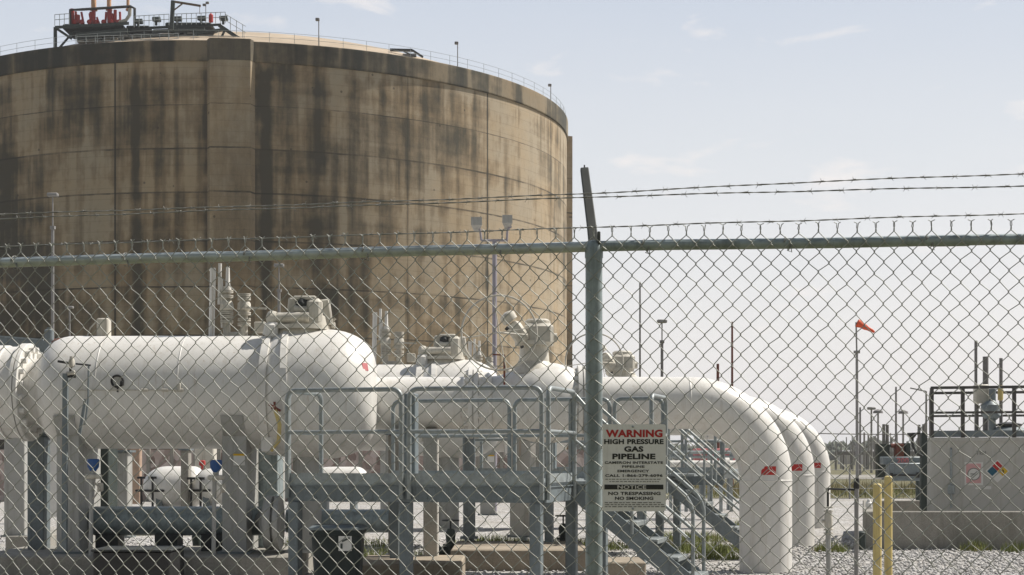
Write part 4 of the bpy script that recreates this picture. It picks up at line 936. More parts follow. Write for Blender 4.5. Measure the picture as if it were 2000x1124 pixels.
m_ = MB(); secs = [rr_sec(.66, .66, zt), rr_sec(.66, .66, zt+.025), rr_sec(.58, .58, zt+.05)]; vs = sum(secs, []); fs = [(r_*n_+i, r_*n_+(i+1) % n_, (r_+1)*n_+(i+1) % n_, (r_+1)*n_+i) for r_ in range(2) for i in range(n_)]+[tuple(range(n_-1, -1, -1)), tuple(2*n_+i for i in range(n_))]
m_.add(vs, fs); m_.build('lid', M['bgrey'], tb, 30)
m_ = MB(); c = P(674, 1062, YT-.02); m_.box(c, (.155, .01, .175), R=Matrix.Rotation(-.06, 3, 'X')); lb = m_.build('label_sticker', M['decalwhite'], tb)
m_ = MB(); m_.bar(P(668, 1058, YT-.035), P(683, 1051, YT-.035), .004, .02); m_.box(P(667, 1067, YT-.034), (.025, .006, .06)); m_.build('label_print', M['dgreen'], lb)

# ------------------------------------------------------------ right side: containment wall, tank with rails
cw = thing('containment_wall', 'low grey concrete containment wall around the grey tank on the gravel at right', 'wall', (9, 29.5, 0))
Yw = 29.6; xw = XX(1691, Yw); zt = ZZ(999.5, Yw); m_ = MB()
m_.box(((xw+17)/2, Yw+.12, zt/2), (17-xw, .24, zt), bev=.015); m_.box((xw+.14+.82, Yw+.24+3.6, zt/2-.002), (.24, 7.5, zt), -math.radians(13), bev=.015); m_.box(((xw+1.7+19)/2, Yw+7.56, zt/2), (19-xw-1.7, .24, zt), bev=.015)
m_.build('wall', M['conc'], cw)
bt = thing('grey_tank', 'grey rectangular steel tank with hazard placards and rails on top, right edge', 'tank', (11, 33, 0))
cor = Vector((XX(1806, 33), 33.0, 0)); ea = math.radians(-15); f1 = Vector((math.cos(ea), math.sin(ea), 0)); f2 = Vector((-f1.y, f1.x, 0)); zt2 = 2.22; rc = .28; Lx = 5.5; Ly = 3.2
def tk(s, t, z): return cor+f1*s+f2*t+Vector((0, 0, z))
outl = []
for cx_, cy_, a0_ in ((Lx-rc, Ly-rc, 0), (rc, Ly-rc, 90), (rc, rc, 180), (Lx-rc, rc, 270)):
    for i in range(9): a = math.radians(a0_+i*11.25); outl.append((cx_+rc*math.cos(a), cy_+rc*math.sin(a)))
n_ = len(outl); m_ = MB(); vs = [tk(a, b, z) for z in (.05, zt2) for a, b in outl]; m_.add(vs, [(i, (i+1) % n_, n_+(i+1) % n_, n_+i) for i in range(n_)]+[tuple(range(n_, 2*n_))]); m_.build('shell', M['tankgrey'], bt, 40)
def face(cx, cz, y): return tk(cx, -y, cz)
def sof(px):     # pixel column -> s along the face
    k = (px-1000)/F; return (k*cor.y-cor.x)/(f1.x-k*f1.y)
def depth_s(s): return (cor+f1*s).y
def fz(py, s): return ZZ(py, depth_s(s))
def facebox(x0, x1, y0, y1, push, mat, name, parent=None, th=.006):
    s0, s1 = sof(x0), sof(x1); m_ = MB(); z0, z1 = fz(y1, s0), fz(y0, s0); m_.box(tk((s0+s1)/2, -push, (z0+z1)/2), (s1-s0, th, z1-z0), ea); return m_.build(name, M[mat], parent or bt)
sg1 = facebox(1884, 1920, 903, 948, .006, 'decalwhite', 'placard')
facebox(1887, 1916, 906, 944, .011, 'palepink', 'placard_field', sg1)
s_c = sof(1902); zc = fz(926.5, s_c)
m_ = MB(); m_.rev(tk(s_c, -.016, zc), -f2, [(0, .135), (.003, .135)], 28); m_.build('ring', M['inkgrey'], sg1)
m_ = MB(); m_.rev(tk(s_c, -.021, zc), -f2, [(0, .115), (.003, .115)], 28); m_.build('disc', M['decalwhite'], sg1)
m_ = MB(); m_.bar(tk(s_c-.07, -.027, zc-.06), tk(s_c+.07, -.027, zc+.06), .004, .015); m_.bar(tk(s_c-.07, -.027, zc+.005), tk(s_c+.03, -.027, zc+.005), .004, .02); m_.build('ban_mark', M['inkgrey'], sg1)
dia = MB(); nf = None
def diamond(px, py, half, push, mat, name, parent):
    s_ = sof(px); z_ = fz(py, s_); h = half/F*depth_s(s_); m_ = MB()
    vs = [tk(s_+a*h, -push, z_+b*h) for a, b in ((0, -1), (1, 0), (0, 1), (-1, 0))]; m_.add(vs+[v+f2*.004 for v in vs], [(0, 1, 2, 3), (0, 4, 5, 1), (1, 5, 6, 2), (2, 6, 7, 3), (3, 7, 4, 0)]); return m_.build(name, M[mat], parent)
hz = diamond(1948, 920.5, 22.5, .006, 'decalwhite', 'hazard_diamond', bt)
diamond(1948, 910.5, 9.6, .012, 'inkred', 'red_field', hz); diamond(1938, 920.8, 9.6, .012, 'teal', 'blue_field', hz); diamond(1958.5, 920.8, 9.6, .012, 'yel', 'yellow_field', hz)
def face_txt(s, mat, parent, px, py, w, h, push):
    s_ = sof(px); return txt(s, M[mat], parent, s_, fz(py, s_), w/F*depth_s(s_), h/F*depth_s(s_), push, .02, R3=lambda a, b, c: face(a, b, c))
face_txt('0', 'ink', hz, 1958.5, 921, 4.5, 7.5, .018)
face_txt('TkM', 'inkgrey', bt, 1916, 885, 19, 8, .006)
facebox(1905, 1914, 952, 956, .006, 'decalwhite', 'label_strip'); facebox(1921, 1936, 950, 956, .006, 'decalwhite', 'label_strip')
for sx_ in (.75, 3.05, 4.4):
    m_ = MB(); m_.box(tk(sx_, -.006, (zt2+.05)/2), (.05, .012, zt2-.1), ea); m_.build('panel_seam', M['tankgrey'], bt)
m_ = MB(); m_.box(tk(Lx/2, -.012, zt2-.05), (Lx-.3, .03, .06), ea); m_.build('rim_angle', M['tankgrey'], bt)
m_ = MB(); m_.tube([tk(.55, -.05, .7), tk(.55, -.05, 1.95), tk(.55, .1, 2.05)], .022, 8); m_.box(tk(.55, -.06, 1.1), (.14, .1, .2), ea, bev=.01); m_.build('conduit', M['galv'], bt)
# rails on top
m_ = MB(); zt3 = zt2
pA = tk(.15, .15, zt3); 
def railrun(a, b, posts, h=1.08, thick=()):
    m_.bar(a+Vector((0, 0, h)), b+Vector((0, 0, h)), .05, .06); m_.bar(a+Vector((0, 0, h*.5)), b+Vector((0, 0, h*.5)), .05, .05); 
    for k in posts: p = a.lerp(b, k); m_.bar(p, p+Vector((0, 0, h)), .07, .07)
railrun(tk(.15, .15, zt3), tk(5.3, .15, zt3), (0, .125, .33, .55, .8, 1)); m2 = tk(.15, 3.0, zt3); railrun(tk(.15, .15, zt3), m2, (.5, 1)); railrun(m2, tk(5.3, 3.0, zt3), (0, .2, .45, .7, 1))
m_.build('top_railing', M['railbrown'], bt)
m_ = MB(); m_.bar(tk(.15, .15, zt3+.08), tk(5.3, .15, zt3+.08), .02, .14); m_.build('toe_board', M['bgrey'], bt)
def rbox(x, y, Y, d, mat, name, bev=.02): m_ = MB(); m_.box(P(x, y, Y), d, bev=bev); return m_.build(name, M[mat], bt)
for x, y0, y1, r in ((1906, 666, 850, .035), (1925, 697, 850, .065), (1955, 700, 850, .04)): m_ = MB(); m_.tube([P(x, y0, 34.2), P(x, y1, 34.2)], r, 10); m_.build('vent_pipe', M['farsteel'], bt)
rbox(1916, 770, 34.0, (.30, .2, .42), 'cream', 'meter_box'); rbox(1954, 768, 34.0, (.07, .2, .33), 'yellow', 'meter_box')
m_ = MB(); m_.tube([P(1938, 760, 33.8), P(1938, 850, 33.8)], .08, 12); m_.rev(P(1934, 818, 33.8), (0, 0, 1), [(0, .12), (.1, .2), (.3, .2), (.4, .1)], 16); m_.tube([P(1925, 795, 33.7), P(1950, 815, 33.7)], .09, 10); m_.build('valve', M['bgrey'], bt)
m_ = MB(); m_.rev(P(1970, 848, 33.8), (0, 0, 1), [(0, .42), (.06, .42), (.14, .3), (.2, .1), (.21, 0)], 20); m_.build('hatch', M['bgrey'], bt)
m_ = MB(); m_.rev(P(1970, 833, 33.8), (0, 0, 1), [(0, .28), (.05, .28), (.09, .1)], 20); m_.build('hatch_cap', M['black'], bt)

# gooseneck lamp in front of the tank
gl = thing('gooseneck_lamp', 'dark dome lamp on a curved arm beside the left end of the grey tank', 'lamp', P(1803, 1000, 31.5))
m_ = MB(); m_.bar(P(1804, 846, 31.8), P(1803, 1015, 31.8), .12, .13); m_.build('post', M['dgreen'], gl)
m_ = MB(); m_.tube([P(1802, 892, 31.6), P(1790, 885, 31.6), P(1783, 872, 31.6), P(1782, 856, 31.6)], .028, 8); m_.build('arm', M['dark'], gl)
m_ = MB(); m_.rev(P(1781, 846, 31.6), (0, 0, -1), [(0, .09), (.0, .10), (.06, .085), (.1, .05), (.13, .02)], 20); m_.bar(P(1781, 847, 31.6), P(1797, 847, 31.6), .03, .03); m_.build('lamp_shade', M['black'], gl)

# bollards
def bollard(x, yt, Y, label):
    t = thing('bollard', label, 'bollard', (XX(x, Y), Y, 0), 'yellow bollards'); zt = ZZ(yt, Y); r = .054
    m_ = MB(); m_.rev((XX(x, Y), Y, 0), (0, 0, 1), [(-.1, r), (zt-.03, r)], 28); m_.build('post', M['yellow'], t)
    m_ = MB(); m_.rev((XX(x, Y), Y, 0), (0, 0, 1), [(zt-.03, r), (zt-.012, r*.92), (zt, r*.6), (zt+.006, 0)], 28); m_.build('cap', M['yellow'], t)
bollard(1713.5, 945, 19.2, 'faded yellow bollard, nearer and left one of the pair')
bollard(1735, 930, 20.4, 'faded yellow bollard, farther and right one of the pair')

# thin valve stand and conduit on the right
vs_ = thing('valve_standpipe', 'slim grey standpipe with a small flanged valve and black lever right of the pipes', 'valve', P(1618, 1124, 20.6)); Y = 20.6
m_ = MB(); m_.tube([P(1617, 1010, Y), P(1620, 1230, Y)], .036, 14); m_.build('pipe', M['pgrey'], vs_)
m_ = MB(); 
for y in (993, 1000, 1036, 1043): m_.rev(P(1618, y, Y), (0, 0, 1), [(0, .065), (.018, .065)], 16)
m_.rev(P(1618, 1036, Y), (0, 0, 1), [(0, .04), (.06, .055), (.2, .055), (.27, .035)], 16); m_.tube([P(1605, 1018, Y), P(1618, 1018, Y)], .022, 8); m_.build('valve_body', M['cream'], vs_)
m_ = MB(); m_.tube([P(1617, 990, Y), P(1617, 955, Y)], .016, 8); m_.tube([P(1613, 955, Y), P(1672, 957, Y)], .014, 8); m_.build('lever', M['black'], vs_)
cd = thing('conduit_post', 'thin grey conduit post standing in gravel left of the yellow bollards', 'post', P(1672, 1124, 20.6))
m_ = MB(); m_.tube([P(1673, 945, Y), P(1672, 1240, Y)], .030, 12); m_.build('post', M['mast'], cd)
m_ = MB(); m_.rev(P(1673, 955, Y), (0, 0, 1), [(0, .034), (.02, .04), (.1, .04), (.14, .034)], 12); m_.build('fitting', M['black'], cd)
# utility box behind bollards
ub = thing('utility_box', 'small dark green box at the left end of the containment wall', 'box', P(1684, 1076, 28.8))
m_ = MB(); m_.box(P(1683, 1056, 28.8), (.12, .2, .34), bev=.02); m_.build('body', M['dgreen'], ub)
m_ = MB(); m_.box(P(1697, 987, 29.4), (.12, .12, .14), bev=.03); m_.rev(P(1697, 982, 29.4), (0, 0, 1), [(0, .05), (.06, .03), (.08, 0)], 10); m_.build('white_cap', M['white'], ub)

# ------------------------------------------------------------ masts and poles
def mast(x, yt, yb, Y, r, label, mat='farsteel', head=None, upper=None, name='mast', group='slim masts on the skyline'):
    zb = 0.0; t = thing(name, label, 'mast', (XX(x, Y), Y, zb), group); X = XX(x, Y); zt = ZZ(yt, Y); m_ = MB()
    if upper:
        zu = ZZ(upper, Y); m_.tube([(X, Y, zb), (X, Y, zu)], r, 8); m_.tube([(X, Y, zu), (X, Y, zt)], r*.45, 6); m_.box((X, Y, zu), (r*3, r*3, r*2))
    else: m_.tube([(X, Y, zb), (X, Y, zt)], [r*1.1, r*.8], 8)
    m_.build('pole', M[mat], t)
    if head == 'bar': m_ = MB(); m_.box((X, Y, zt), (r*7, r*4, r*2.4), bev=r*.5); m_.build('lamp_head', M['mast'], t)
    if head == 'lamp': m_ = MB(); m_.rev((X, Y, zt-r*2), (0, 0, 1), [(0, r*4.5), (r*2, r*4), (r*3.4, r*1.2)], 12); m_.build('lamp_head', M['farsteel'], t)
    if head == 'arm': m_ = MB(); m_.bar((X, Y, zt), (X-r*14, Y, zt+r*3), r, r); m_.build('arm', M[mat], t)
    return t
mast(103, 381, 700, 55, .055, 'tall thin grey mast in front of the tank at the left edge', 'mast', 'bar', 445, 'lamp_mast')
mast(136, 601, 700, 70, .05, 'short faint mast in front of the tank above the left end of the vessel', 'mast', 'bar', None, 'lamp_mast')
mast(545, 519, 700, 60, .055, 'thin mast in front of the tank just left of the near gear operator', 'mast', 'bar', 568, 'lamp_mast')
fm = thing('floodlight_mast', 'violet grey mast with two square floodlights in front of the right part of the tank', 'floodlight mast', (XX(965, 50), 50, 0)); Yf = 50
m_ = MB(); m_.tube([(XX(966, Yf), Yf, 0), P(966, 468, Yf)], .075, 10); m_.tube([P(940, 470, Yf), P(992, 470, Yf)], .04, 8); m_.tube([P(940, 470, Yf), P(937, 445, Yf)], .035, 8); m_.tube([P(990, 470, Yf), P(991, 450, Yf), P(999, 442, Yf)], .035, 8); m_.build('pole', M['violet'], fm)
for x, y, w in ((931, 436, .36), (991, 432, .33)):
    m_ = MB(); X_ = XX(x, Yf); z_ = ZZ(y, Yf)
    vs = [(X_-w*.5, Yf-.25, z_+.16), (X_+w*.5, Yf-.25, z_+.16), (X_+w*.5, Yf-.25, z_-.10), (X_-w*.5, Yf-.25, z_-.10), (X_-w*.25, Yf+.15, z_+.05), (X_+w*.25, Yf+.15, z_+.05), (X_+w*.2, Yf+.15, z_-.28), (X_-w*.2, Yf+.15, z_-.28)]
    m_.add(vs, [(0, 3, 2, 1), (4, 5, 6, 7), (0, 1, 5, 4), (1, 2, 6, 5), (2, 3, 7, 6), (3, 0, 4, 7)]); m_.build('floodlight', M['pgrey'], fm)
mast(1250, 551, 735, 90, .06, 'tallest hair-thin mast right of the fence post', 'farsteel')
mast(1293, 628, 735, 75, .07, 'dark stepped mast right of the tallest thin one', 'farsteel', 'bar', 668)
mast(1402, 711, 760, 80, .09, 'short stub of a mast rising just behind the near pipe bend', 'rust')
mast(1430, 629, 760, 85, .07, 'reddish thin mast above the near pipe bend', 'rust')
far = ((1680, 796, 150, 'farsteel', None, 'far dark pole just right of the windsock pole'), (1702, 798, 170, 'mast', 'bar', 'far pale pole with a small bar head, left of two round lamps'), (1715, 803, 150, 'mast', 'lamp', 'far lamp pole, left one of the two with round heads'),
       (1726, 829, 120, 'farsteel', None, 'thick far stub pole, left one of the close pair'), (1733, 830, 120, 'farsteel', None, 'thin far stub pole, right one of the close pair'), (1750, 756, 140, 'farsteel', None, 'tallest of the far dark poles left of the grey tank'),
       (1764, 804, 150, 'mast', 'lamp', 'far lamp pole, right one of the two with round heads'), (1795, 830, 110, 'farsteel', None, 'far stub pole left of the thicker one at the tank'), (1804, 829, 110, 'farsteel', None, 'thickest far stub pole directly behind the tank corner'), (1809, 765, 120, 'mast', 'arm', 'pale far pole with a slanted arm beside the tank rails'),
       (1688, 845, 200, 'mast', None, 'faint very distant pole, left one right of the windsock pole'), (1696, 850, 220, 'mast', None, 'faint very distant pole, second right of the windsock pole'), (1709, 852, 220, 'mast', None, 'faint very distant pole below the round lamps'), (1742, 856, 210, 'mast', None, 'faint very distant pole between the stub pair and the tallest dark one'), (1643, 862, 230, 'mast', None, 'faint very distant pole left of the windsock pole'))
for x, yt, Y, mt, hd, lb in far: mast(x, yt, 890, Y, .15*Y/120 if mt == 'farsteel' and yt > 800 else .09*Y/120, lb, mt, hd, None, 'distant_pole', 'distant poles beyond the field')
m_ = MB(); m_.tube([P(1560, 846, 110), P(1640, 848, 110), P(1700, 848.5, 110), P(1820, 849, 110)], .035, 6); tag(m_.build('overhead_pipe', M['farsteel']), 'thin horizontal line crossing between the far poles', 'overhead line')

rq = random.Random(21)
for i in range(26):
    x = rq.uniform(1628, 1830); Y = rq.uniform(190, 330); yt = rq.uniform(838, 874)
    mast(x, yt, 890, Y, .055*Y/120, 'hair-thin pale pole in the distant cluster beyond the field', 'mast', None, None, 'distant_pole', 'hair-thin poles of the distant cluster')
fr = thing('distant_pipe_rack', 'low distant grey pipe rack between the windsock pole and the grey box', 'pipe rack', P(1690, 893, 210))
m_ = MB()
for y in (884, 887.5): m_.bar(P(1630, y, 210), P(1830, y, 210), .25, .25)
for i in range(14): m_.bar(P(1632+i*15, 882, 210.2), (XX(1632+i*15, 210.2), 210.2, 0), .22, .22)
m_.build('frame', M['farsteel'], fr)
ff = thing('field_fence', 'thin post and wire fence along the far edge of the gravel', 'fence', (18, 66, 0))
m_ = MB()
for z in (.45, .9, 1.25): m_.tube([(5, 65.5, z), (40, 65.5, z)], .012, 4)
m_.build('wire', M['barb'], ff)
for i in range(12): m_ = MB(); m_.tube([(5.5+i*3, 65.5, 0), (5.5+i*3, 65.5, 1.35)], .04, 6); m_.build('post', M['mast'], ff)
# windsock
wsn = thing('windsock', 'orange windsock hanging from a thin tall pole against the sky', 'windsock', (XX(1673, 58), 58, 0)); Yk = 58
m_ = MB(); m_.tube([(XX(1674.5, Yk), Yk, 0), P(1673.5, 690, Yk)], [.065, .05], 8); m_.tube([P(1673.5, 690, Yk), P(1672, 630, Yk)], .032, 8); m_.box(P(1673.5, 688, Yk), (.22, .14, .1)); m_.build('pole', M['mast'], wsn)
m_ = MB(); a = P(1674, 631, Yk); b = P(1708, 649, Yk); pr = []; ax = b-a; L_ = ax.length
for i in range(13): k = i/12; pr.append((L_*k, (.15*(1-k)+.045*k)*(1+.10*math.sin(k*17))))
m_.rev(a, ax, pr, 16); m_.build('sock', M['orange'], wsn)

# grey skid with red number, rusty equipment behind it
sk = thing('equipment_skid', 'blue-grey steel box with a black bar and faded red number beyond the gravel', 'equipment box', P(1765, 975, 58)); Yq = 58
m_ = MB(); m_.box(P(1765, 922, Yq), (1.25, .6, .68), bev=.03); m_.box(P(1765, 900, Yq+.3), (1.7, .6, .3), bev=.03)
m_.build('body', M['bgrey'], sk)
m_ = MB(); m_.box(P(1767, 928.5, Yq-.33), (1.05, .05, .06)); m_.box(P(1741, 928.5, Yq-.33), (.1, .06, .16)); m_.box(P(1793, 928.5, Yq-.33), (.1, .06, .2)); m_.build('black_bar', M['black'], sk)
txt('200', M['pinkred'], sk, XX(1763, Yq), ZZ(900, Yq), .45, .22, Yq-.03, .03)
for x in (1738, 1792): m_ = MB(); m_.bar(P(x, 938, Yq), (XX(x, Yq), Yq, 0), .12, .12); m_.build('leg', M['dgreen'], sk)
pu = thing('pump_unit', 'dark steel pump frame with short columns beyond the field path', 'pump', P(1745, 905, 75)); Yu = 75
m_ = MB()
for x, y0, y1, w in ((1722, 868, 935, .5), (1728, 868, 935, .2), (1761, 866, 900, .35), (1769, 866, 900, .35), (1735, 870, 905, .1)): m_.bar(P(x, y0, Yu), P(x, y1, Yu), w, w)
m_.bar(P(1724, 872, Yu), P(1757, 870, Yu), .12, .12); m_.build('frame', M['dgreen'], pu)
m_ = MB(); m_.box(P(1756, 882, Yu), (.45, .4, .8), bev=.05); m_.tube([P(1740, 871, Yu), P(1754, 871, Yu)], .1, 8); m_.build('motor', M['rust'], pu)

# pipe rack at the left edge
pr_ = thing('pipe_rack', 'steel pipe rack with a sunlit top beam behind the left end of the vessel', 'pipe rack', P(40, 900, 42)); Yp = 42
m_ = MB(); m_.bar(P(-160, 655, Yp), P(108, 676, Yp-1), .35, .22); m_.bar(P(-160, 668, Yp), P(106, 686, Yp-1), .2, .12)
for x in (-120, 96): m_.bar(P(x, 670, Yp-.6), (XX(x, Yp), Yp-.6, 0), .25, .25)
m_.build('beam', M['bgrey'], pr_)
m_ = MB(); m_.bar(P(-160, 645, Yp), P(85, 664, Yp-1), .04, .04)
for i in range(12): x = -150+i*20; m_.bar(P(x, 646+i*1.5, Yp-.5), P(x, 660+i*1.5, Yp-.5), .04, .04)
m_.build('rail', M['galv'], pr_)
m_ = MB(); m_.box(P(-30, 700, Yp+.8), (3.4, 1, .55)); m_.build('dark_mass', M['dgreen'], pr_)  # plain dark green block behind the beams
m_ = MB(); m_.tube([P(92, 668, 40), P(120, 664, 40)], .05, 8); m_.box(P(113, 668, 40), (.28, .2, .13), bev=.03); ob = m_.build('hose_reel', M['rust']); tag(ob, 'small rusty orange fitting above the left end of the vessel', 'fitting')
m_ = MB(); m_.tube([P(96, 640, 39), P(96, 690, 39)], .06, 8); m_.box(P(96, 655, 39), (.2, .2, .3), bev=.03); tag(m_.build('sensor_post', M['bgrey']), 'short grey post with a box beside the rusty fitting', 'post')

# pipework seen through the stairs at right
pk2 = thing('background_manifold', 'low grey and white pipe manifold seen through the stairs right of the sign', 'pipework', P(1370, 940, 44)); Ym = 44
m_ = MB(); 
for y, r in ((884, .05), (893, .04), (925, .14)): m_.tube([P(1150, y, Ym), P(1440, y, Ym)], r, 10)
for x in (1180, 1230, 1310, 1340, 1350, 1385, 1408, 1428): m_.bar(P(x, 880, Ym+.2), P(x, 1000, Ym+.2), .09, .09)
m_.build('frame', M['galv'], pk2)
m_ = MB(); m_.tube([P(1280, 908, Ym-.5), P(1440, 908, Ym-.5)], .12, 12)
for x in (1345, 1420): m_.rev(P(x, 908, Ym-.5), (1, 0, 0), [(-.06, .2), (.06, .2)], 14)
m_.build('pipe', M['white'], pk2)
m_ = MB(); m_.box(P(1395, 888, Ym+1), (1.2, .5, .35), bev=.03); m_.build('flare_stripe', M['pinkred'], pk2)  # added block carrying the pink lens flare streak as surface colour
# clutter pieces under the pipes (valves, motors)
def clutter(x, y, Y, label, seed):
    r = random.Random(seed); t = thing('floor_valve', label, 'valve', P(x, y, Y), 'small valves under the pipes'); c = P(x, y, Y)
    m_ = MB(); m_.rev((c.x, c.y, 0), (0, 0, 1), [(0, .14), (.03, .14), (.03, .07), (.28, .07), (.28, .13), (.32, .13), (.32, .07), (.5, .09), (.58, .05)], 16); m_.tube([(c.x-.3, c.y, .2), (c.x+.3, c.y, .2)], .07, 10); m_.build('body', M['dgreen'], t)
    m_ = MB(); wz = .72; m_.tube([(c.x+.14*math.cos(a), c.y+.14*math.sin(a), wz) for a in [2*PI*i/16 for i in range(16)]], .012, 6, closed=True); m_.tube([(c.x, c.y, .5), (c.x, c.y, wz)], .015, 6); m_.tube([(c.x-.14, c.y, wz), (c.x+.14, c.y, wz)], .01, 6); m_.build('handwheel', M['dark'], t)
clutter(470, 1060, 25.5, 'small dark floor valve right of the second vessel column', 1); clutter(880, 1050, 26.0, 'small dark floor valve left of the widest grey column', 2); clutter(385, 1060, 25.0, 'small dark floor valve left of the second vessel column', 3); clutter(1100, 1045, 28.0, 'small dark floor valve just left of the fence post', 4)

# ------------------------------------------------------------ far woods, buildings
m_ = MB(); rr = random.Random(5)
for k in range(4200):
    Yd = rr.uniform(520, 760); X = rr.uniform(-60, 330); top = 4.0+4.5*fbm1(np.array([X*.05]), 5, 4)[0]+rr.uniform(-1, 1)
    z = top*math.sqrt(rr.random()); s_ = rr.uniform(.8, 2.0); c = Vector((X, Yd, z)); q1 = Matrix.Rotation(rr.uniform(0, PI), 3, 'Z') @ Matrix.Rotation(rr.uniform(-.9, .9), 3, 'X')
    vs = [c+q1 @ Vector(p)*s_ for p in ((1, 0, -.5), (-.4, .9, -.5), (-.5, -.8, -.5), (0, 0, 1))]; m_.add(vs, [(0, 2, 1), (0, 1, 3), (1, 2, 3), (2, 0, 3)])
tag(m_.build('woods', M['farleaf'], None, None), kind='stuff'); bpy.data.objects['woods']['label'] = 'low distant line of trees on the horizon'; bpy.data.objects['woods']['category'] = 'trees'
for x, w, h, Y, lb in ((1652, 22, 7, 380, 'pale low distant building left of the far poles'), (1690, 14, 5, 360, 'small pale distant building below the faint poles'), (1712, 26, 9, 330, 'pale distant shed below the round lamps'), (1790, 18, 8, 350, 'pale distant shed beside the grey tank')):
    t = thing('distant_building', lb, 'building', (XX(x, Y), Y, 0), 'distant pale buildings'); wm = w/F*Y; hm = EYE+h/F*Y
    m_ = MB(); m_.box((XX(x, Y), Y, hm/2), (wm, 6, hm)); m_.build('wall', M['build'], t)
    m_ = MB(); X = XX(x, Y); m_.add([(X-wm*.54, Y-3.4, hm+.003), (X+wm*.54, Y-3.4, hm+.003), (X+wm*.54, Y+3.4, hm+.003), (X-wm*.54, Y+3.4, hm+.003), (X-wm*.54, Y, hm+.8), (X+wm*.54, Y, hm+.8)], [(0, 1, 5, 4), (2, 3, 4, 5), (0, 4, 3), (1, 2, 5), (3, 2, 1, 0)]); m_.build('roof', M['mast'], t)

# grass and weeds (blades)
def blades(name, spots, mat, label, hmin, hmax):
    m_ = MB(); rr = random.Random(len(spots)+3)
    for (X, Yc, rad, n_) in spots:
        for i in range(n_):
            a = rr.uniform(0, 2*PI); q_ = rad*math.sqrt(rr.random()); x = X+q_*math.cos(a); y = Yc+q_*math.sin(a); h = rr.uniform(hmin, hmax)*(1-.5*q_/rad); w = h*.022+.0025; d = rr.uniform(0, 2*PI); lx, ly = math.cos(d), math.sin(d); b = rr.uniform(.1, .6)*h
            v = [(x-ly*w, y+lx*w, 0), (x+ly*w, y-lx*w, 0), (x+lx*b*.4+ly*w*.7, y+ly*b*.4-lx*w*.7, h*.6), (x+lx*b*.4-ly*w*.7, y+ly*b*.4+lx*w*.7, h*.6), (x+lx*b, y+ly*b, h)]
            m_.add(v, [(0, 1, 2, 3), (3, 2, 4)])
    ob = m_.build(name, M[mat], None, None); tag(ob, label, 'plants', None, 'stuff')
r_ = random.Random(9)
sp = [(XX(x, Y), Y, r, n_) for x, Y, r, n_ in [(a_, b_, c_, d_*3) for a_, b_, c_, d_ in ((1060, 29, .9, 500), (1130, 30, 1, 500), (970, 31, .9, 400), (1370, 29, .8, 400), (1340, 33, 1.2, 500), (1400, 27, .5, 160), (1625, 29, .35, 130), (1906, 29.2, .3, 120), (1990, 28.8, .35, 110), (760, 27, .8, 260), (625, 26, .5, 200), (640, 31, 1.5, 400), (350, 36, 1.5, 400), (1480, 40, .8, 160))]]
blades('weeds', sp, 'leaf', 'green weed clumps growing in the gravel', .06, .32)
sp = [(XX(x, Y), Y, r, n_) for x, Y, r, n_ in ((1080, 28.5, 1.0, 400), (1360, 30, 1.0, 300), (985, 30, .9, 240), (1900, 29.15, .3, 90), (1612, 29, .3, 90), (1420, 33, .9, 180), (1265, 31, 1.0, 300))]
blades('dry_weeds', sp, 'leafdry', 'straw coloured dry weeds growing in the gravel', .06, .3)
sp = [(r_.uniform(8, 34), r_.uniform(66.5, 92), r_.uniform(.8, 1.8), 26) for _ in range(420)]+[(r_.uniform(-20, 12), r_.uniform(67, 80), r_.uniform(.8, 1.8), 20) for _ in range(120)]
blades('tall_grass', sp, 'leafdry', 'band of tall dry grass beyond the gravel', .3, .75)
sp = [(r_.uniform(8, 34), r_.uniform(66.5, 80), r_.uniform(.8, 1.8), 24) for _ in range(260)]
blades('green_grass', sp, 'leaf', 'green grass along the near edge of the field', .2, .5)
# loose stones
m_ = MB(); rr = random.Random(3)
for k in range(22000):
    Y = 19.5+14*rr.random()**1.3; x = rr.choice((rr.uniform(1140, 2040), rr.uniform(1540, 2040), rr.uniform(-40, 1140))); X = XX(x, Y); s_ = .011+.035*rr.random()**2.2; q1 = Matrix.Rotation(rr.uniform(0, 6), 3, 'Z') @ Matrix.Rotation(rr.uniform(-.5, .5), 3, 'X')
    vs = [Vector((X, Y, s_*.3))+q1 @ Vector((p[0]*rr.uniform(.7, 1.2), p[1]*rr.uniform(.7, 1.2), p[2]*.7))*s_ for p in ((1, 0, 0), (0, 1, 0), (-1, 0, 0), (0, -1, 0), (0, 0, 1), (0, 0, -1))]
    m_.add(vs, [(0, 1, 4), (1, 2, 4), (2, 3, 4), (3, 0, 4), (1, 0, 5), (2, 1, 5), (3, 2, 5), (0, 3, 5)])
tag(m_.build('loose_gravel', M['stone'], None, None), 'loose pale gravel stones', 'gravel', None, 'stuff')

# ------------------------------------------------------------ air
m = bpy.data.materials.new('hazy_air'); m.use_nodes = True; nt = m.node_tree; nt.nodes.remove(nt.nodes['Principled BSDF'])
pv = nt.nodes.new('ShaderNodeVolumePrincipled'); pv.inputs['Color'].default_value = (.95, .96, 1, 1); pv.inputs['Density'].default_value = .00028; pv.inputs['Anisotropy'].default_value = .3
nt.links.new(pv.outputs[0], nt.nodes['Material Output'].inputs['Volume'])
m_ = MB(); m_.box((0, 2950, 34), (10000, 7100, 70)); tag(m_.build('haze', m, None, None), kind='stuff')
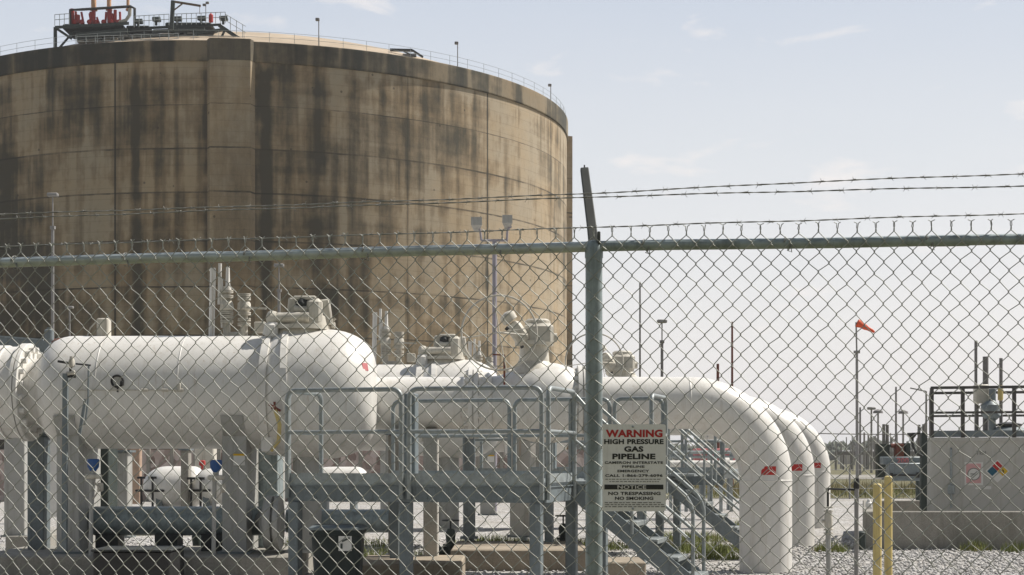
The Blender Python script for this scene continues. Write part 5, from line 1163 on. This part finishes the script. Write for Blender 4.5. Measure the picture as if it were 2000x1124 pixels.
# ------------------------------------------------------------ light, sky, camera
AZ, EL = math.radians(21), math.radians(52)
sd = Vector((math.cos(AZ)*math.cos(EL), math.sin(AZ)*math.cos(EL), math.sin(EL)))
li = bpy.data.lights.new('sun', 'SUN'); li.energy = 4.3; li.angle = math.radians(.6); li.color = (1, .94, .85)
so = bpy.data.objects.new('sun', li); so.rotation_euler = sd.to_track_quat('Z', 'Y').to_euler(); so.location = (20, 0, 60); col.objects.link(so)
w = bpy.data.worlds.new('World'); sc.world = w; w.use_nodes = True; nt = w.node_tree; bg = nt.nodes['Background']
sky = nt.nodes.new('ShaderNodeTexSky'); sky.sky_type = 'NISHITA'; sky.sun_disc = False; sky.sun_elevation = EL; sky.sun_rotation = math.atan2(sd.x, sd.y); sky.dust_density = 3.5; sky.air_density = 1.0; sky.ozone_density = 1.0
tc = nt.nodes.new('ShaderNodeTexCoord').outputs['Generated']
mp = scaled(nt, tc, (1, 1, 3.2)); n1 = noise(nt, mp, 2.4, 8, .6, .3); n2 = noise(nt, scaled(nt, tc, (1, 1, 3.2)), 11, 6, .55, .3)
sx = N(nt, 'ShaderNodeSeparateXYZ'); nt.links.new(tc, sx.inputs[0])
# haze: thick and pale at the horizon, thinning to deeper blue overhead; dimmed behind the camera to weaken the fill
hz_c = ramp(nt, sx.outputs[2], [(0, (.70, .665, .645)), (.08, (.665, .65, .64)), (.19, (.56, .58, .605)), (.30, (.44, .485, .56)), (.6, (.18, .22, .29)), (1, (.12, .15, .21))])
hz_c = mix(nt, 1.0, hz_c, (10, 10, 10), 'MULTIPLY')
side = ramp(nt, mth(nt, 'ADD', mth(nt, 'MULTIPLY', sx.outputs[1], .5), .5), [(.25, (.42, .42, .395)), (.62, (1, 1, 1))])
hz_c = mix(nt, 1.0, hz_c, side, 'MULTIPLY')
veil = ramp(nt, n1, [(.3, (.88,)*3), (.7, (.98,)*3)])
c = mix(nt, veil, sky.outputs[0], hz_c)
cl = ramp(nt, n2, [(.60, (0, 0, 0)), (.72, (.7,)*3)])
c = mix(nt, cl, c, mix(nt, 1.0, side, (7.0, 6.6, 6.4), 'MULTIPLY'))
nt.links.new(c, bg.inputs['Color']); bg.inputs['Strength'].default_value = .10
cam = bpy.data.cameras.new('camera'); cam.sensor_width = 36; cam.lens = F/2000*36; cam.shift_y = (HOR-562)/2000; cam.clip_start = .05; cam.clip_end = 9000
co = bpy.data.objects.new('camera', cam); co.location = (0, 0, EYE); co.rotation_euler = (PI/2, 0, 0); col.objects.link(co); sc.camera = co
sc.view_settings.view_transform = 'Standard'; sc.view_settings.look = 'None'; sc.view_settings.gamma = 1; sc.view_settings.exposure = .47
